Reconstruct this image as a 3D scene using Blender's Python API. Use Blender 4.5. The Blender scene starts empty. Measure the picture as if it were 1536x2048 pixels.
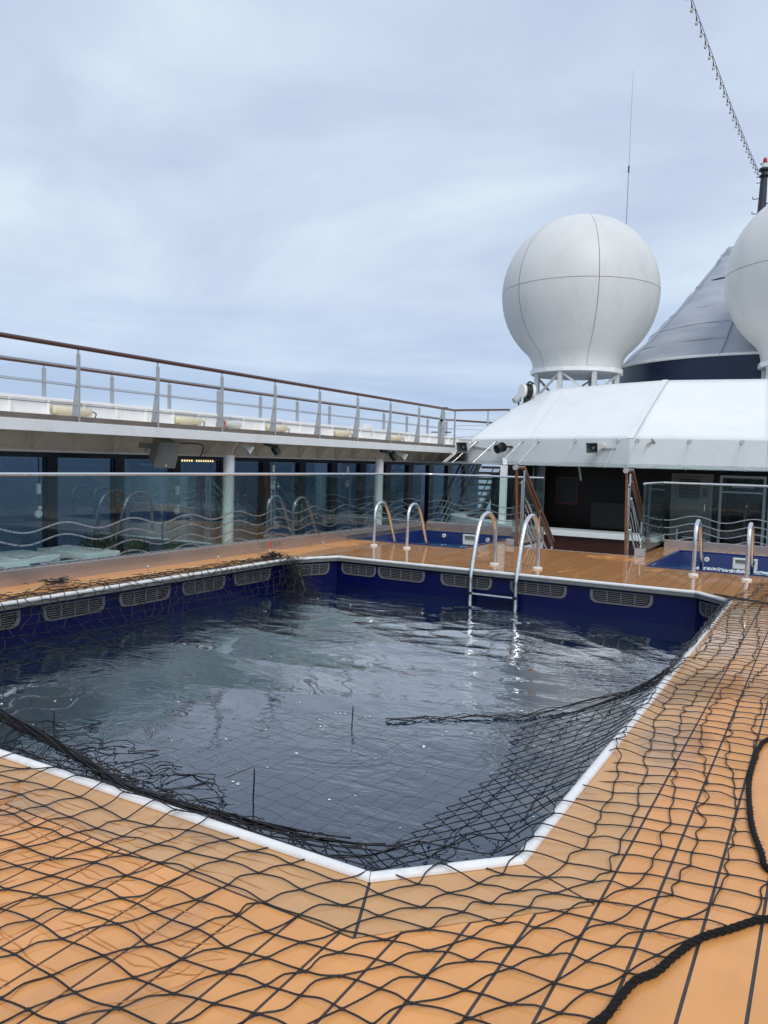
import bpy, math, random
import numpy as np
from mathutils import Vector, Matrix
random.seed(7); rng = np.random.default_rng(7)
SC = bpy.context.scene; COL = SC.collection; R = math.radians

# ------------------------------------------------------------------ camera, sky, sun, exposure
H_EYE = 1.45
def cam_setup():
    yaw, p, r = R(29.8576), R(3.6810), R(1.5162)
    f = Vector((-math.sin(yaw)*math.cos(p), math.cos(yaw)*math.cos(p), -math.sin(p)))
    rt = Vector((math.cos(yaw), math.sin(yaw), 0)); up = rt.cross(f)
    x = rt*math.cos(r)+up*math.sin(r); u = -rt*math.sin(r)+up*math.cos(r)
    c = bpy.data.cameras.new('camera'); o = bpy.data.objects.new('camera', c); COL.objects.link(o)
    m = Matrix.Identity(4)
    for i in range(3):
        m[i][0], m[i][1], m[i][2] = x[i], u[i], -f[i]
    m.translation = (0, 0, H_EYE); o.matrix_world = m
    c.sensor_fit = 'VERTICAL'; c.sensor_height = 24; c.lens = 1559.72/2048*24
    c.clip_start = .05; c.clip_end = 60000
    SC.camera = o
cam_setup()
SUN_EL, SUN_AZ = R(47), R(138)          # azimuth from +Y towards +X: behind the camera's right shoulder
def world_setup():
    w = bpy.data.worlds.new('World'); SC.world = w; w.use_nodes = True
    nt = w.node_tree; nt.nodes.clear(); N = nt.nodes.new; L = nt.links.new
    out = N('ShaderNodeOutputWorld'); mix = N('ShaderNodeMixShader'); b1 = N('ShaderNodeBackground'); b2 = N('ShaderNodeBackground')
    sky = N('ShaderNodeTexSky'); sky.sky_type = 'NISHITA'; sky.sun_disc = False
    sky.sun_elevation = SUN_EL; sky.sun_rotation = SUN_AZ; sky.air_density = 1.2; sky.dust_density = 2.0
    L(sky.outputs[0], b1.inputs[0]); b1.inputs[1].default_value = .09
    tc = N('ShaderNodeTexCoord'); sx = N('ShaderNodeSeparateXYZ'); L(tc.outputs['Generated'], sx.inputs[0])
    def math_(op, a, b=None, c=None):
        n = N('ShaderNodeMath'); n.operation = op
        for i, v in enumerate((a, b, c)):
            if v is None: continue
            if isinstance(v, (int, float)): n.inputs[i].default_value = v
            else: L(v, n.inputs[i])
        return n.outputs[0]
    az = math_('ABSOLUTE', sx.outputs[2])
    den = math_('ADD', az, .34)
    cx = N('ShaderNodeCombineXYZ'); L(math_('DIVIDE', sx.outputs[0], den), cx.inputs[0]); L(math_('DIVIDE', sx.outputs[1], den), cx.inputs[1])
    mp = N('ShaderNodeMapping'); L(cx.outputs[0], mp.inputs[0]); mp.inputs['Rotation'].default_value = (0, 0, R(-25)); mp.inputs['Scale'].default_value = (1.0, 1.45, 1)
    n1 = N('ShaderNodeTexNoise'); L(mp.outputs[0], n1.inputs['Vector']); n1.inputs['Scale'].default_value = 1.4; n1.inputs['Detail'].default_value = 7; n1.inputs['Roughness'].default_value = .52; n1.inputs['Distortion'].default_value = .35
    rp = N('ShaderNodeValToRGB'); L(n1.outputs[0], rp.inputs[0])
    e = rp.color_ramp.elements; e[0].position = .35; e[0].color = (.46, .525, .69, 1); e[1].position = .66; e[1].color = (.66, .77, .85, 1)
    m = e.new(.5); m.color = (.54, .63, .77, 1)
    # low sky: a little bluer, in long flat streaks
    mp2 = N('ShaderNodeMapping'); L(tc.outputs['Generated'], mp2.inputs[0]); mp2.inputs['Scale'].default_value = (1.6, 1.6, 17)
    n2 = N('ShaderNodeTexNoise'); L(mp2.outputs[0], n2.inputs['Vector']); n2.inputs['Scale'].default_value = 1.3; n2.inputs['Detail'].default_value = 5; n2.inputs['Distortion'].default_value = .3
    rp2 = N('ShaderNodeValToRGB'); L(n2.outputs[0], rp2.inputs[0])
    e = rp2.color_ramp.elements; e[0].position = .38; e[0].color = (.35, .47, .69, 1); e[1].position = .66; e[1].color = (.56, .68, .84, 1)
    low = N('ShaderNodeMapRange'); L(az, low.inputs[0]); low.inputs[1].default_value = .06; low.inputs[2].default_value = .26; low.inputs[3].default_value = .85; low.inputs[4].default_value = 0; low.interpolation_type = 'SMOOTHSTEP'
    mc = N('ShaderNodeMix'); mc.data_type = 'RGBA'; L(low.outputs[0], mc.inputs[0]); L(rp.outputs[0], mc.inputs[6]); L(rp2.outputs[0], mc.inputs[7])
    L(mc.outputs[2], b2.inputs[0]); b2.inputs[1].default_value = 1.0
    mix.inputs[0].default_value = .9; L(b1.outputs[0], mix.inputs[1]); L(b2.outputs[0], mix.inputs[2]); L(mix.outputs[0], out.inputs[0])
    s = bpy.data.lights.new('sun', 'SUN'); so = bpy.data.objects.new('sun', s); COL.objects.link(so)
    s.energy = 1.5; s.angle = R(28); s.color = (1, .96, .9)
    d = Vector((math.sin(SUN_AZ)*math.cos(SUN_EL), math.cos(SUN_AZ)*math.cos(SUN_EL), math.sin(SUN_EL)))
    so.rotation_euler = d.to_track_quat('Z', 'Y').to_euler(); so.location = d*60
world_setup()
SC.view_settings.view_transform = 'Standard'; SC.view_settings.look = 'None'; SC.view_settings.gamma = 1
SC.view_settings.exposure = .25; SC.view_settings.use_curve_mapping = False
SC.render.engine = 'CYCLES'
SC.cycles.use_denoising = True; SC.cycles.transparent_max_bounces = 24; SC.cycles.max_bounces = 8
SC.cycles.caustics_reflective = False; SC.cycles.caustics_refractive = False; SC.cycles.sample_clamp_indirect = 8

# ------------------------------------------------------------------ materials
MT = {}
def mat(name, base=(.5, .5, .5), rough=.5, metal=0., var=0., vscale=6., bump=0., bscale=40., spec=.5, emit=None, stretch=(1, 1, 1), rvar=0., obj_rand=0., coat=0., dirt=None):
    """procedural principled: noise tint, noise roughness, noise relief"""
    m = bpy.data.materials.new(name); m.use_nodes = True; nt = m.node_tree; N = nt.nodes.new; L = nt.links.new
    b = nt.nodes['Principled BSDF']; b.inputs['Base Color'].default_value = (*base, 1); b.inputs['Roughness'].default_value = rough
    b.inputs['Metallic'].default_value = metal; b.inputs['Specular IOR Level'].default_value = spec
    if coat: b.inputs['Coat Weight'].default_value = coat; b.inputs['Coat Roughness'].default_value = .08
    g = N('ShaderNodeNewGeometry'); mp = N('ShaderNodeMapping'); L(g.outputs['Position'], mp.inputs[0]); mp.inputs['Scale'].default_value = stretch
    if var or obj_rand or dirt:
        n = N('ShaderNodeTexNoise'); L(mp.outputs[0], n.inputs['Vector']); n.inputs['Scale'].default_value = vscale; n.inputs['Detail'].default_value = 8; n.inputs['Roughness'].default_value = .6
        mr = N('ShaderNodeMapRange'); L(n.outputs[0], mr.inputs[0]); mr.inputs[1].default_value = .25; mr.inputs[2].default_value = .75; mr.inputs[3].default_value = 1-var; mr.inputs[4].default_value = 1+var*.6
        fac = mr.outputs[0]
        if obj_rand:
            oi = N('ShaderNodeObjectInfo'); m2 = N('ShaderNodeMapRange'); L(oi.outputs['Random'], m2.inputs[0]); m2.inputs[3].default_value = 1-obj_rand; m2.inputs[4].default_value = 1+obj_rand*.6
            mm = N('ShaderNodeMath'); mm.operation = 'MULTIPLY'; L(fac, mm.inputs[0]); L(m2.outputs[0], mm.inputs[1]); fac = mm.outputs[0]
        hs = N('ShaderNodeHueSaturation'); hs.inputs['Color'].default_value = (*base, 1); L(fac, hs.inputs['Value'])
        col = hs.outputs[0]
        if dirt:
            dn = N('ShaderNodeTexNoise'); L(mp.outputs[0], dn.inputs['Vector']); dn.inputs['Scale'].default_value = dirt[1]; dn.inputs['Detail'].default_value = 10; dn.inputs['Roughness'].default_value = .7
            dr = N('ShaderNodeMapRange'); L(dn.outputs[0], dr.inputs[0]); dr.inputs[1].default_value = .52; dr.inputs[2].default_value = .75; dr.inputs[4].default_value = dirt[2]
            mx = N('ShaderNodeMix'); mx.data_type = 'RGBA'; L(dr.outputs[0], mx.inputs[0]); L(col, mx.inputs[6]); mx.inputs[7].default_value = (*dirt[0], 1); col = mx.outputs[2]
        L(col, b.inputs['Base Color'])
    if rvar:
        n = N('ShaderNodeTexNoise'); L(mp.outputs[0], n.inputs['Vector']); n.inputs['Scale'].default_value = vscale*1.7; n.inputs['Detail'].default_value = 5
        mr = N('ShaderNodeMapRange'); L(n.outputs[0], mr.inputs[0]); mr.inputs[1].default_value = .3; mr.inputs[2].default_value = .7; mr.inputs[3].default_value = max(.02, rough-rvar); mr.inputs[4].default_value = rough+rvar; L(mr.outputs[0], b.inputs['Roughness'])
    if bump:
        n = N('ShaderNodeTexNoise'); L(mp.outputs[0], n.inputs['Vector']); n.inputs['Scale'].default_value = bscale; n.inputs['Detail'].default_value = 6
        bp = N('ShaderNodeBump'); bp.inputs['Strength'].default_value = bump; bp.inputs['Distance'].default_value = .02; L(n.outputs[0], bp.inputs['Height']); L(bp.outputs[0], b.inputs['Normal'])
    if emit:
        b.inputs['Emission Color'].default_value = (*emit[0], 1); b.inputs['Emission Strength'].default_value = emit[1]
    MT[name] = m; return m
mat('white_paint', (.85, .86, .86), .35, var=.05, vscale=2, rvar=.1, dirt=((.5, .46, .4), 3, .35))
mat('white_fabric', (.80, .82, .83), .45, var=.05, vscale=1.1, bump=.25, bscale=1.6, spec=.3, dirt=((.6, .6, .58), .8, .3))
mat('fascia_white', (.74, .77, .765), .3, var=.04, vscale=1.5, dirt=((.5, .5, .46), 2, .25))
mat('cream_paint', (.88, .80, .70), .55, var=.08, vscale=2.5, dirt=((.42, .35, .27), 4, .45))
mat('cream_lamp', (.70, .64, .47), .4, var=.12, vscale=9, dirt=((.4, .33, .2), 11, .5))
mat('chrome', (.80, .80, .79), .22, 1., var=.05, vscale=12, rvar=.06)
mat('steel', (.62, .62, .63), .3, 1., var=.08, vscale=10, rvar=.1)
mat('curb_steel', (.50, .44, .41), .26, .7, var=.07, vscale=2.2, rvar=.06, bump=.05, bscale=5, stretch=(1, .3, 2))
mat('grey_paint', (.40, .42, .43), .45, var=.06, vscale=5)
mat('truss_grey', (.56, .58, .59), .45, var=.08, vscale=4)
mat('wall_grey', (.30, .30, .31), .5, var=.05, vscale=3)
mat('mouth_grey', (.10, .105, .10), .6)
mat('post_grey', (.44, .46, .48), .4, .3, var=.06, vscale=5)
mat('grey_plastic', (.27, .28, .255), .5, var=.06, vscale=8)
mat('grey_grille', (.22, .225, .205), .65, bump=.5, bscale=300, var=.05)
mat('horn_grey', (.55, .57, .55), .4, var=.06, vscale=6)
mat('dark_frame', (.006, .008, .016), .3, spec=.3)
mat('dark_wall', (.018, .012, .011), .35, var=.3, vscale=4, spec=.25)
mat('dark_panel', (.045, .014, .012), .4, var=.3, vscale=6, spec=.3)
mat('red_frame', (.12, .006, .012), .3)
mat('black_plastic', (.008, .009, .012), .4)
mat('navy_paint', (.004, .012, .045), .28, var=.2, vscale=1.2)
mat('mast_paint', (.025, .032, .045), .45, var=.2, vscale=6)
mat('rail_wood', (.10, .040, .026), .38, var=.25, vscale=14, stretch=(1, .15, 1), coat=.3)
mat('handrail_wood', (.20, .085, .042), .3, var=.25, vscale=16, stretch=(4, 1, .4), coat=.4)
mat('deck_edge', (.20, .165, .14), .7, var=.2, vscale=5)
mat('grey_floor', (.42, .41, .39), .45, var=.15, vscale=2)
mat('pool_blue', (.0025, .0045, .062), .3, var=.2, vscale=2.5, spec=.25)
mat('pool_deep', (.012, .045, .085), .5, var=.3, vscale=.7)
mat('spa_blue', (.006, .022, .13), .2, var=.15, vscale=4, coat=.4)
mat('spa_floor', (.01, .10, .22), .4, var=.3, vscale=3)
mat('coping_white', (.78, .78, .77), .25, var=.06, vscale=9, dirt=((.4, .38, .36), 6, .5))
mat('coping_shade', (.16, .17, .16), .35, var=.2, vscale=5)  # dark grey for the painted shade under the coping
mat('vent_grey', (.135, .14, .15), .45, var=.1, vscale=12)
mat('vent_dark', (.004, .004, .006), .8)
mat('spa_white', (.74, .74, .70), .3, var=.05)
mat('foam', (.78, .84, .86), .5, var=.1, vscale=30)
mat('caulk', (.045, .045, .05), .6, var=.15, vscale=12)
mat('net_cord', (.0085, .0072, .008), .5, var=.3, vscale=40, spec=.5)
mat('rope_black', (.010, .010, .011), .7, var=.4, vscale=120, bump=.8, bscale=260, spec=.3)
mat('rope_beige', (.62, .44, .22), .6, var=.2, vscale=60)
mat('rope_fleck', (.55, .55, .52), .6)
mat('stain', (.50, .20, .04), .22, var=.15, vscale=30)
mat('radome', (.70, .705, .685), .48, var=.05, vscale=1.1, dirt=((.42, .42, .39), 1.6, .32), stretch=(1, 1, .35))
mat('seam', (.36, .34, .31), .6)
mat('tarp', (.42, .45, .51), .6, var=.07, vscale=1.3, bump=.35, bscale=2.2, stretch=(1, 1, 2.2), dirt=((.25, .27, .32), .8, .4))
mat('red_glass', (.35, .004, .012), .2)
mat('lamp_white', (.8, .8, .78), .3)
mat('bulb', (.62, .58, .50), .15)
mat('led', (.9, .7, .3), .4, emit=((1, .80, .40), 1.0))
mat('leaf', (.035, .075, .018), .5, var=.5, vscale=20, obj_rand=.3)
mat('table_white', (.72, .76, .75), .3, var=.04)
mat('red_cable', (.45, .05, .03), .5)
mat('text_dark', (.06, .055, .055), .5)
mat('text_red', (.55, .04, .04), .5)
mat('louver', (.23, .225, .20), .5, var=.1)
mat('twig', (.035, .026, .02), .7)

def teak(name, base):
    m = bpy.data.materials.new(name); m.use_nodes = True; nt = m.node_tree; N = nt.nodes.new; L = nt.links.new
    b = nt.nodes['Principled BSDF']; g = N('ShaderNodeNewGeometry'); sp = N('ShaderNodeSeparateXYZ'); L(g.outputs['Position'], sp.inputs[0])
    def noise(scale, stretch, det=6, dist=0.):
        mp = N('ShaderNodeMapping'); L(g.outputs['Position'], mp.inputs[0]); mp.inputs['Scale'].default_value = stretch
        n = N('ShaderNodeTexNoise'); L(mp.outputs[0], n.inputs['Vector']); n.inputs['Scale'].default_value = scale; n.inputs['Detail'].default_value = det; n.inputs['Distortion'].default_value = dist
        return n.outputs[0]
    def rng_(v, a, b_, c, d):
        n = N('ShaderNodeMapRange'); L(v, n.inputs[0]); n.inputs[1].default_value = a; n.inputs[2].default_value = b_; n.inputs[3].default_value = c; n.inputs[4].default_value = d; return n.outputs[0]
    def op(o, a, b_):
        n = N('ShaderNodeMath'); n.operation = o
        for i, v in enumerate((a, b_)):
            if isinstance(v, (int, float)): n.inputs[i].default_value = v
            else: L(v, n.inputs[i])
        return n.outputs[0]
    oi = N('ShaderNodeObjectInfo')
    val = op('MULTIPLY', rng_(noise(5, (1, 1, 1), 8), .3, .7, .93, 1.05), rng_(oi.outputs['Random'], 0, 1, .95, 1.05))
    val = op('MULTIPLY', val, rng_(noise(90, (1, .04, 1), 3), .3, .7, .98, 1.02))
    val = op('MULTIPLY', val, rng_(noise(420, (1, 1, 1), 2), .3, .7, .95, 1.05))
    # standing wet patches: darker, mirror-like; the far half of the deck is soaked, the near half mostly drained
    soak = rng_(sp.outputs[1], 2.6, 10.5, -.095, .17)
    soak = op('ADD', soak, rng_(sp.outputs[0], -7.15, -6.95, -.3, 0))   # the strip under the glass has drained
    wetn = op('ADD', noise(.9, (1.3, .8, 1), 7, .6), soak)
    wet = rng_(wetn, .50, .54, 0, 1)
    film = rng_(op('ADD', noise(2.1, (1, .7, 1), 5, .3), op('MULTIPLY', soak, .5)), .38, .6, 0, 1)
    val = op('MULTIPLY', val, rng_(wet, 0, 1, 1, .76))
    hs = N('ShaderNodeHueSaturation'); hs.inputs['Color'].default_value = (*base, 1); L(val, hs.inputs['Value']); L(rng_(wet, 0, 1, 1, .96), hs.inputs['Saturation'])
    L(hs.outputs[0], b.inputs['Base Color'])
    dry_r = rng_(film, 0, 1, .32, .13)
    mx = N('ShaderNodeMix'); mx.data_type = 'FLOAT'; L(wet, mx.inputs[0]); L(dry_r, mx.inputs[2]); mx.inputs[3].default_value = .045
    L(mx.outputs[0], b.inputs['Roughness']); b.inputs['Specular IOR Level'].default_value = .5
    bp = N('ShaderNodeBump'); bp.inputs['Distance'].default_value = .004
    L(rng_(wet, 0, 1, .22, .05), bp.inputs['Strength']); L(noise(26, (1, 1, 1), 4), bp.inputs['Height']); L(bp.outputs[0], b.inputs['Normal'])
    MT[name] = m
teak('teak', (.74, .335, .108)); teak('teak_margin', (.60, .325, .135))

def glass(name, tint, ior=1.5, rough=0., boost=1., dirt=0.):
    m = bpy.data.materials.new(name); m.use_nodes = True; nt = m.node_tree; nt.nodes.clear(); N = nt.nodes.new; L = nt.links.new
    out = N('ShaderNodeOutputMaterial'); mix = N('ShaderNodeMixShader'); t = N('ShaderNodeBsdfTransparent'); t.inputs[0].default_value = (*tint, 1)
    gl = N('ShaderNodeBsdfGlossy'); gl.inputs['Roughness'].default_value = rough; gl.inputs[0].default_value = (1, 1, 1, 1)
    fr = N('ShaderNodeFresnel'); fr.inputs[0].default_value = ior
    mm = N('ShaderNodeMath'); mm.operation = 'MULTIPLY'; mm.use_clamp = True; L(fr.outputs[0], mm.inputs[0]); mm.inputs[1].default_value = boost
    L(mm.outputs[0], mix.inputs[0]); L(t.outputs[0], mix.inputs[1]); L(gl.outputs[0], mix.inputs[2]); last = mix.outputs[0]
    if dirt:
        df = N('ShaderNodeBsdfDiffuse'); df.inputs[0].default_value = (.6, .65, .65, 1); m2 = N('ShaderNodeMixShader')
        g = N('ShaderNodeNewGeometry'); n = N('ShaderNodeTexNoise'); L(g.outputs['Position'], n.inputs['Vector']); n.inputs['Scale'].default_value = 4; n.inputs['Detail'].default_value = 9
        mr = N('ShaderNodeMapRange'); L(n.outputs[0], mr.inputs[0]); mr.inputs[1].default_value = .4; mr.inputs[2].default_value = .8; mr.inputs[3].default_value = dirt*.3; mr.inputs[4].default_value = dirt*2
        L(mr.outputs[0], m2.inputs[0]); L(last, m2.inputs[1]); L(df.outputs[0], m2.inputs[2]); last = m2.outputs[0]
    L(last, out.inputs[0]); MT[name] = m
glass('rail_glass', (.80, .90, .89), 1.45, boost=.55, dirt=.010)
glass('window_glass', (.30, .37, .44), 1.5, boost=.35)
glass('awning_glass', (.72, .82, .81), 1.5, boost=.8, dirt=.22)
glass('dark_glass', (.16, .18, .18), 1.5, boost=.8)

def water(name, trans, body, bodyfac, ior, scales, strength, stretch=(1, 1, 1), rot=0., rough=.015, amp_y=None, boost=1.):
    m = bpy.data.materials.new(name); m.use_nodes = True; nt = m.node_tree; nt.nodes.clear(); N = nt.nodes.new; L = nt.links.new
    out = N('ShaderNodeOutputMaterial'); g = N('ShaderNodeNewGeometry')
    mp = N('ShaderNodeMapping'); L(g.outputs['Position'], mp.inputs[0]); mp.inputs['Scale'].default_value = stretch; mp.inputs['Rotation'].default_value = (0, 0, rot)
    h = None
    for sc, amp, dist in scales:
        n = N('ShaderNodeTexNoise'); L(mp.outputs[0], n.inputs['Vector']); n.inputs['Scale'].default_value = abs(sc); n.inputs['Detail'].default_value = 3; n.inputs['Distortion'].default_value = dist
        src = n.outputs[0]
        if sc < 0:                                # negative scale: sharp crests between smooth troughs
            q = N('ShaderNodeMath'); q.operation = 'SUBTRACT'; L(src, q.inputs[0]); q.inputs[1].default_value = .5
            q2 = N('ShaderNodeMath'); q2.operation = 'ABSOLUTE'; L(q.outputs[0], q2.inputs[0]); q3 = N('ShaderNodeMath'); q3.operation = 'POWER'; L(q2.outputs[0], q3.inputs[0]); q3.inputs[1].default_value = .75
            q4 = N('ShaderNodeMath'); q4.operation = 'SUBTRACT'; q4.inputs[0].default_value = 1; L(q3.outputs[0], q4.inputs[1]); src = q4.outputs[0]
        k = N('ShaderNodeMath'); k.operation = 'MULTIPLY'; L(src, k.inputs[0]); k.inputs[1].default_value = amp
        if h is None: h = k.outputs[0]
        else:
            a = N('ShaderNodeMath'); L(h, a.inputs[0]); L(k.outputs[0], a.inputs[1]); h = a.outputs[0]
    bp = N('ShaderNodeBump'); bp.inputs['Strength'].default_value = strength; bp.inputs['Distance'].default_value = 1.; L(h, bp.inputs['Height'])
    if amp_y:                                     # calm by the near rim, choppy at the far end, in drifting patches
        sp = N('ShaderNodeSeparateXYZ'); L(g.outputs['Position'], sp.inputs[0]); mr = N('ShaderNodeMapRange'); L(sp.outputs[1], mr.inputs[0]); mr.inputs[1].default_value, mr.inputs[2].default_value = amp_y; mr.inputs[3].default_value = .09; mr.inputs[4].default_value = .30
        pn = N('ShaderNodeTexNoise'); L(g.outputs['Position'], pn.inputs['Vector']); pn.inputs['Scale'].default_value = .75; pr = N('ShaderNodeMapRange'); L(pn.outputs[0], pr.inputs[0]); pr.inputs[1].default_value = .38; pr.inputs[2].default_value = .62; pr.inputs[3].default_value = .12; pr.inputs[4].default_value = 1.7
        mm = N('ShaderNodeMath'); mm.operation = 'MULTIPLY'; L(mr.outputs[0], mm.inputs[0]); L(pr.outputs[0], mm.inputs[1]); L(mm.outputs[0], bp.inputs['Strength'])
    fr = N('ShaderNodeFresnel'); fr.inputs[0].default_value = ior; L(bp.outputs[0], fr.inputs['Normal'])
    gl = N('ShaderNodeBsdfGlossy'); gl.inputs['Roughness'].default_value = rough; gl.inputs[0].default_value = (1, 1, 1, 1); L(bp.outputs[0], gl.inputs['Normal'])
    t = N('ShaderNodeBsdfTransparent'); t.inputs[0].default_value = (*trans, 1); d = N('ShaderNodeBsdfDiffuse'); d.inputs[0].default_value = (*body, 1)
    m1 = N('ShaderNodeMixShader'); m1.inputs[0].default_value = bodyfac; L(t.outputs[0], m1.inputs[1]); L(d.outputs[0], m1.inputs[2])
    m2 = N('ShaderNodeMixShader'); bo = N('ShaderNodeMath'); bo.operation = 'MULTIPLY'; bo.use_clamp = True; L(fr.outputs[0], bo.inputs[0]); bo.inputs[1].default_value = boost; L(bo.outputs[0], m2.inputs[0]); L(m1.outputs[0], m2.inputs[1]); L(gl.outputs[0], m2.inputs[2]); L(m2.outputs[0], out.inputs[0])
    MT[name] = m
water('pool_water', (.26, .44, .58), (.004, .042, .105), .35, 1.34, ((.8, .026, .8), (-1.6, .036, 1.7), (-4.2, .010, 1.5), (13, .0008, .7)), 1., (1.0, 1.6, 1), R(-12), amp_y=(2.4, 6.6), boost=2.35)
water('spa_water', (.45, .75, .9), (.05, .25, .42), .35, 1.33, ((6, .02, .6), (20, .008, .5)), 1.)
water('sea_water', (0, 0, 0), (.028, .062, .095), 1., 1.25, ((.02, 5., .4), (.09, 1.6, .6), (.4, .35, .5)), 1., (1, 1.7, 1), R(20), rough=.12)

# ------------------------------------------------------------------ mesh builder and object helpers
class MB:
    def __init__(s): s.v = []; s.f = []
    def add(s, vs, fs):
        n = len(s.v); s.v += [tuple(map(float, p)) for p in vs]; s.f += [tuple(i+n for i in f) for f in fs]; return s
    def box(s, x0, x1, y0, y1, z0, z1):
        return s.add([(x0, y0, z0), (x1, y0, z0), (x1, y1, z0), (x0, y1, z0), (x0, y0, z1), (x1, y0, z1), (x1, y1, z1), (x0, y1, z1)],
                     [(3, 2, 1, 0), (4, 5, 6, 7), (0, 1, 5, 4), (1, 2, 6, 5), (2, 3, 7, 6), (3, 0, 4, 7)])
    def obox(s, c, hx, hy, hz, ax):          # ax: 3 unit vectors
        c = Vector(c); ax = [Vector(a) for a in ax]
        vs = [c+ax[0]*hx*i+ax[1]*hy*j+ax[2]*hz*k for k in (-1, 1) for i, j in ((-1, -1), (1, -1), (1, 1), (-1, 1))]
        return s.add(vs, [(3, 2, 1, 0), (4, 5, 6, 7), (0, 1, 5, 4), (1, 2, 6, 5), (2, 3, 7, 6), (3, 0, 4, 7)])
    def bar(s, a, b, w, h, up=(0, 0, 1)):     # rectangular bar a->b, full width w, full height h
        a, b = Vector(a), Vector(b); d = (b-a).normalized(); u = Vector(up); sd = d.cross(u)
        if sd.length < 1e-4: sd = d.cross(Vector((1, 0, 0)))
        sd.normalize(); u = sd.cross(d)
        return s.obox((a+b)/2, (b-a).length/2, w/2, h/2, (d, sd, u))
    def tube(s, pts, r, n=8, caps=True, closed=False):
        P = [Vector(p) for p in pts]; m = len(P); rs = r if hasattr(r, '__len__') else [r]*m
        T = []
        for i in range(m):
            a = P[(i-1) % m] if (closed or i) else P[i]; b = P[(i+1) % m] if (closed or i < m-1) else P[i]
            d = b-a; T.append(d.normalized() if d.length > 1e-9 else Vector((0, 0, 1)))
        u = T[0].orthogonal().normalized(); vs = []; fs = []
        for i in range(m):
            u = u-T[i]*u.dot(T[i])
            u = u.normalized() if u.length > 1e-6 else T[i].orthogonal().normalized()
            w = T[i].cross(u)
            for k in range(n):
                a = 2*math.pi*k/n; vs.append(P[i]+(u*math.cos(a)+w*math.sin(a))*rs[i])
        for i in range(m if closed else m-1):
            j = (i+1) % m
            for k in range(n): fs.append((i*n+k, i*n+(k+1) % n, j*n+(k+1) % n, j*n+k))
        if caps and not closed: fs += [tuple(range(n-1, -1, -1)), tuple((m-1)*n+k for k in range(n))]
        return s.add(vs, fs)
    def cyl(s, c, r, z0, z1, n=20, r1=None): return s.tube([(c[0], c[1], z0), (c[0], c[1], z1)], [r, r if r1 is None else r1], n)
    def lathe(s, c, prof, n=32, a0=0., a1=2*math.pi, axis='Z'):
        full = abs(a1-a0-2*math.pi) < 1e-6; k = n if full else n+1; vs = []; fs = []
        for r, z in prof:
            for i in range(k):
                a = a0+(a1-a0)*i/n; vs.append((c[0]+r*math.cos(a), c[1]+r*math.sin(a), c[2]+z))
        for j in range(len(prof)-1):
            for i in range(n):
                i2 = (i+1) % k; fs.append((j*k+i, j*k+i2, (j+1)*k+i2, (j+1)*k+i))
        return s.add(vs, fs)
    def extrude(s, poly, vec):
        n = len(poly); v = Vector(vec); vs = [Vector(p) for p in poly]; vs += [p+v for p in vs]
        fs = [tuple(range(n-1, -1, -1)), tuple(range(n, 2*n))]+[(i, (i+1) % n, n+(i+1) % n, n+i) for i in range(n)]
        return s.add(vs, fs)
    def quad(s, a, b, c, d): return s.add([a, b, c, d], [(0, 1, 2, 3)])
ORG = {}
def props(o, label=None, cat=None, group=None, kind=None):
    for k, v in (('label', label), ('category', cat), ('group', group), ('kind', kind)):
        if v: o[k] = v
    return o
def link(o, parent, org):
    COL.objects.link(o); ORG[o] = Vector(org)
    if parent is not None: o.parent = parent; o.location = ORG[o]-ORG[parent]
    else: o.location = ORG[o]
    return o
def thing(name, label, cat, loc, group=None):
    return props(link(bpy.data.objects.new(name, None), None, loc), label, cat, group)
def obj(name, mb, material, parent=None, smooth=False, org=None, label=None, cat=None, group=None, kind=None, bevel=0.):
    if org is None:
        if parent is not None: org = ORG[parent]
        else:
            a = np.array(mb.v); org = ((a[:, 0].min()+a[:, 0].max())/2, (a[:, 1].min()+a[:, 1].max())/2, a[:, 2].min())
    org = Vector(org); me = bpy.data.meshes.new(name)
    me.from_pydata([(x-org[0], y-org[1], z-org[2]) for x, y, z in mb.v], [], mb.f)
    me.materials.append(MT[material])
    if smooth: me.shade_smooth() if smooth is True else me.set_sharp_from_angle(angle=R(smooth))
    if smooth and smooth is not True:
        for p in me.polygons: p.use_smooth = True
    me.update(); o = bpy.data.objects.new(name, me); link(o, parent, org)
    if bevel:
        b = o.modifiers.new('edge', 'BEVEL'); b.width = bevel; b.segments = 2; b.limit_method = 'ANGLE'
    return props(o, label, cat, group, kind)
def dup(o, delta, label=None, group=None, parent=None, rotz=None):
    c = o.copy(); COL.objects.link(c)
    if parent is None:
        ORG[c] = ORG[o]+Vector(delta); c.location = ORG[c]
        if rotz is not None: c.rotation_euler[2] = rotz
    else: c.parent = parent; ORG[c] = ORG[o]+Vector(delta)
    if label: c['label'] = label
    if group: c['group'] = group
    for ch in list(o.children): dup(ch, delta, parent=c)
    return c
def bez(pts, n=8):                              # smooth polyline through points (Catmull-Rom)
    P = [Vector(p) for p in pts]; out = []
    for i in range(len(P)-1):
        a, b, c, d = P[max(i-1, 0)], P[i], P[i+1], P[min(i+2, len(P)-1)]
        for k in range(n):
            t = k/n; out.append(.5*((2*b)+(c-a)*t+(2*a-5*b+4*c-d)*t*t+(3*b-a-3*c+d)*t**3))
    return out+[P[-1]]

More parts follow.
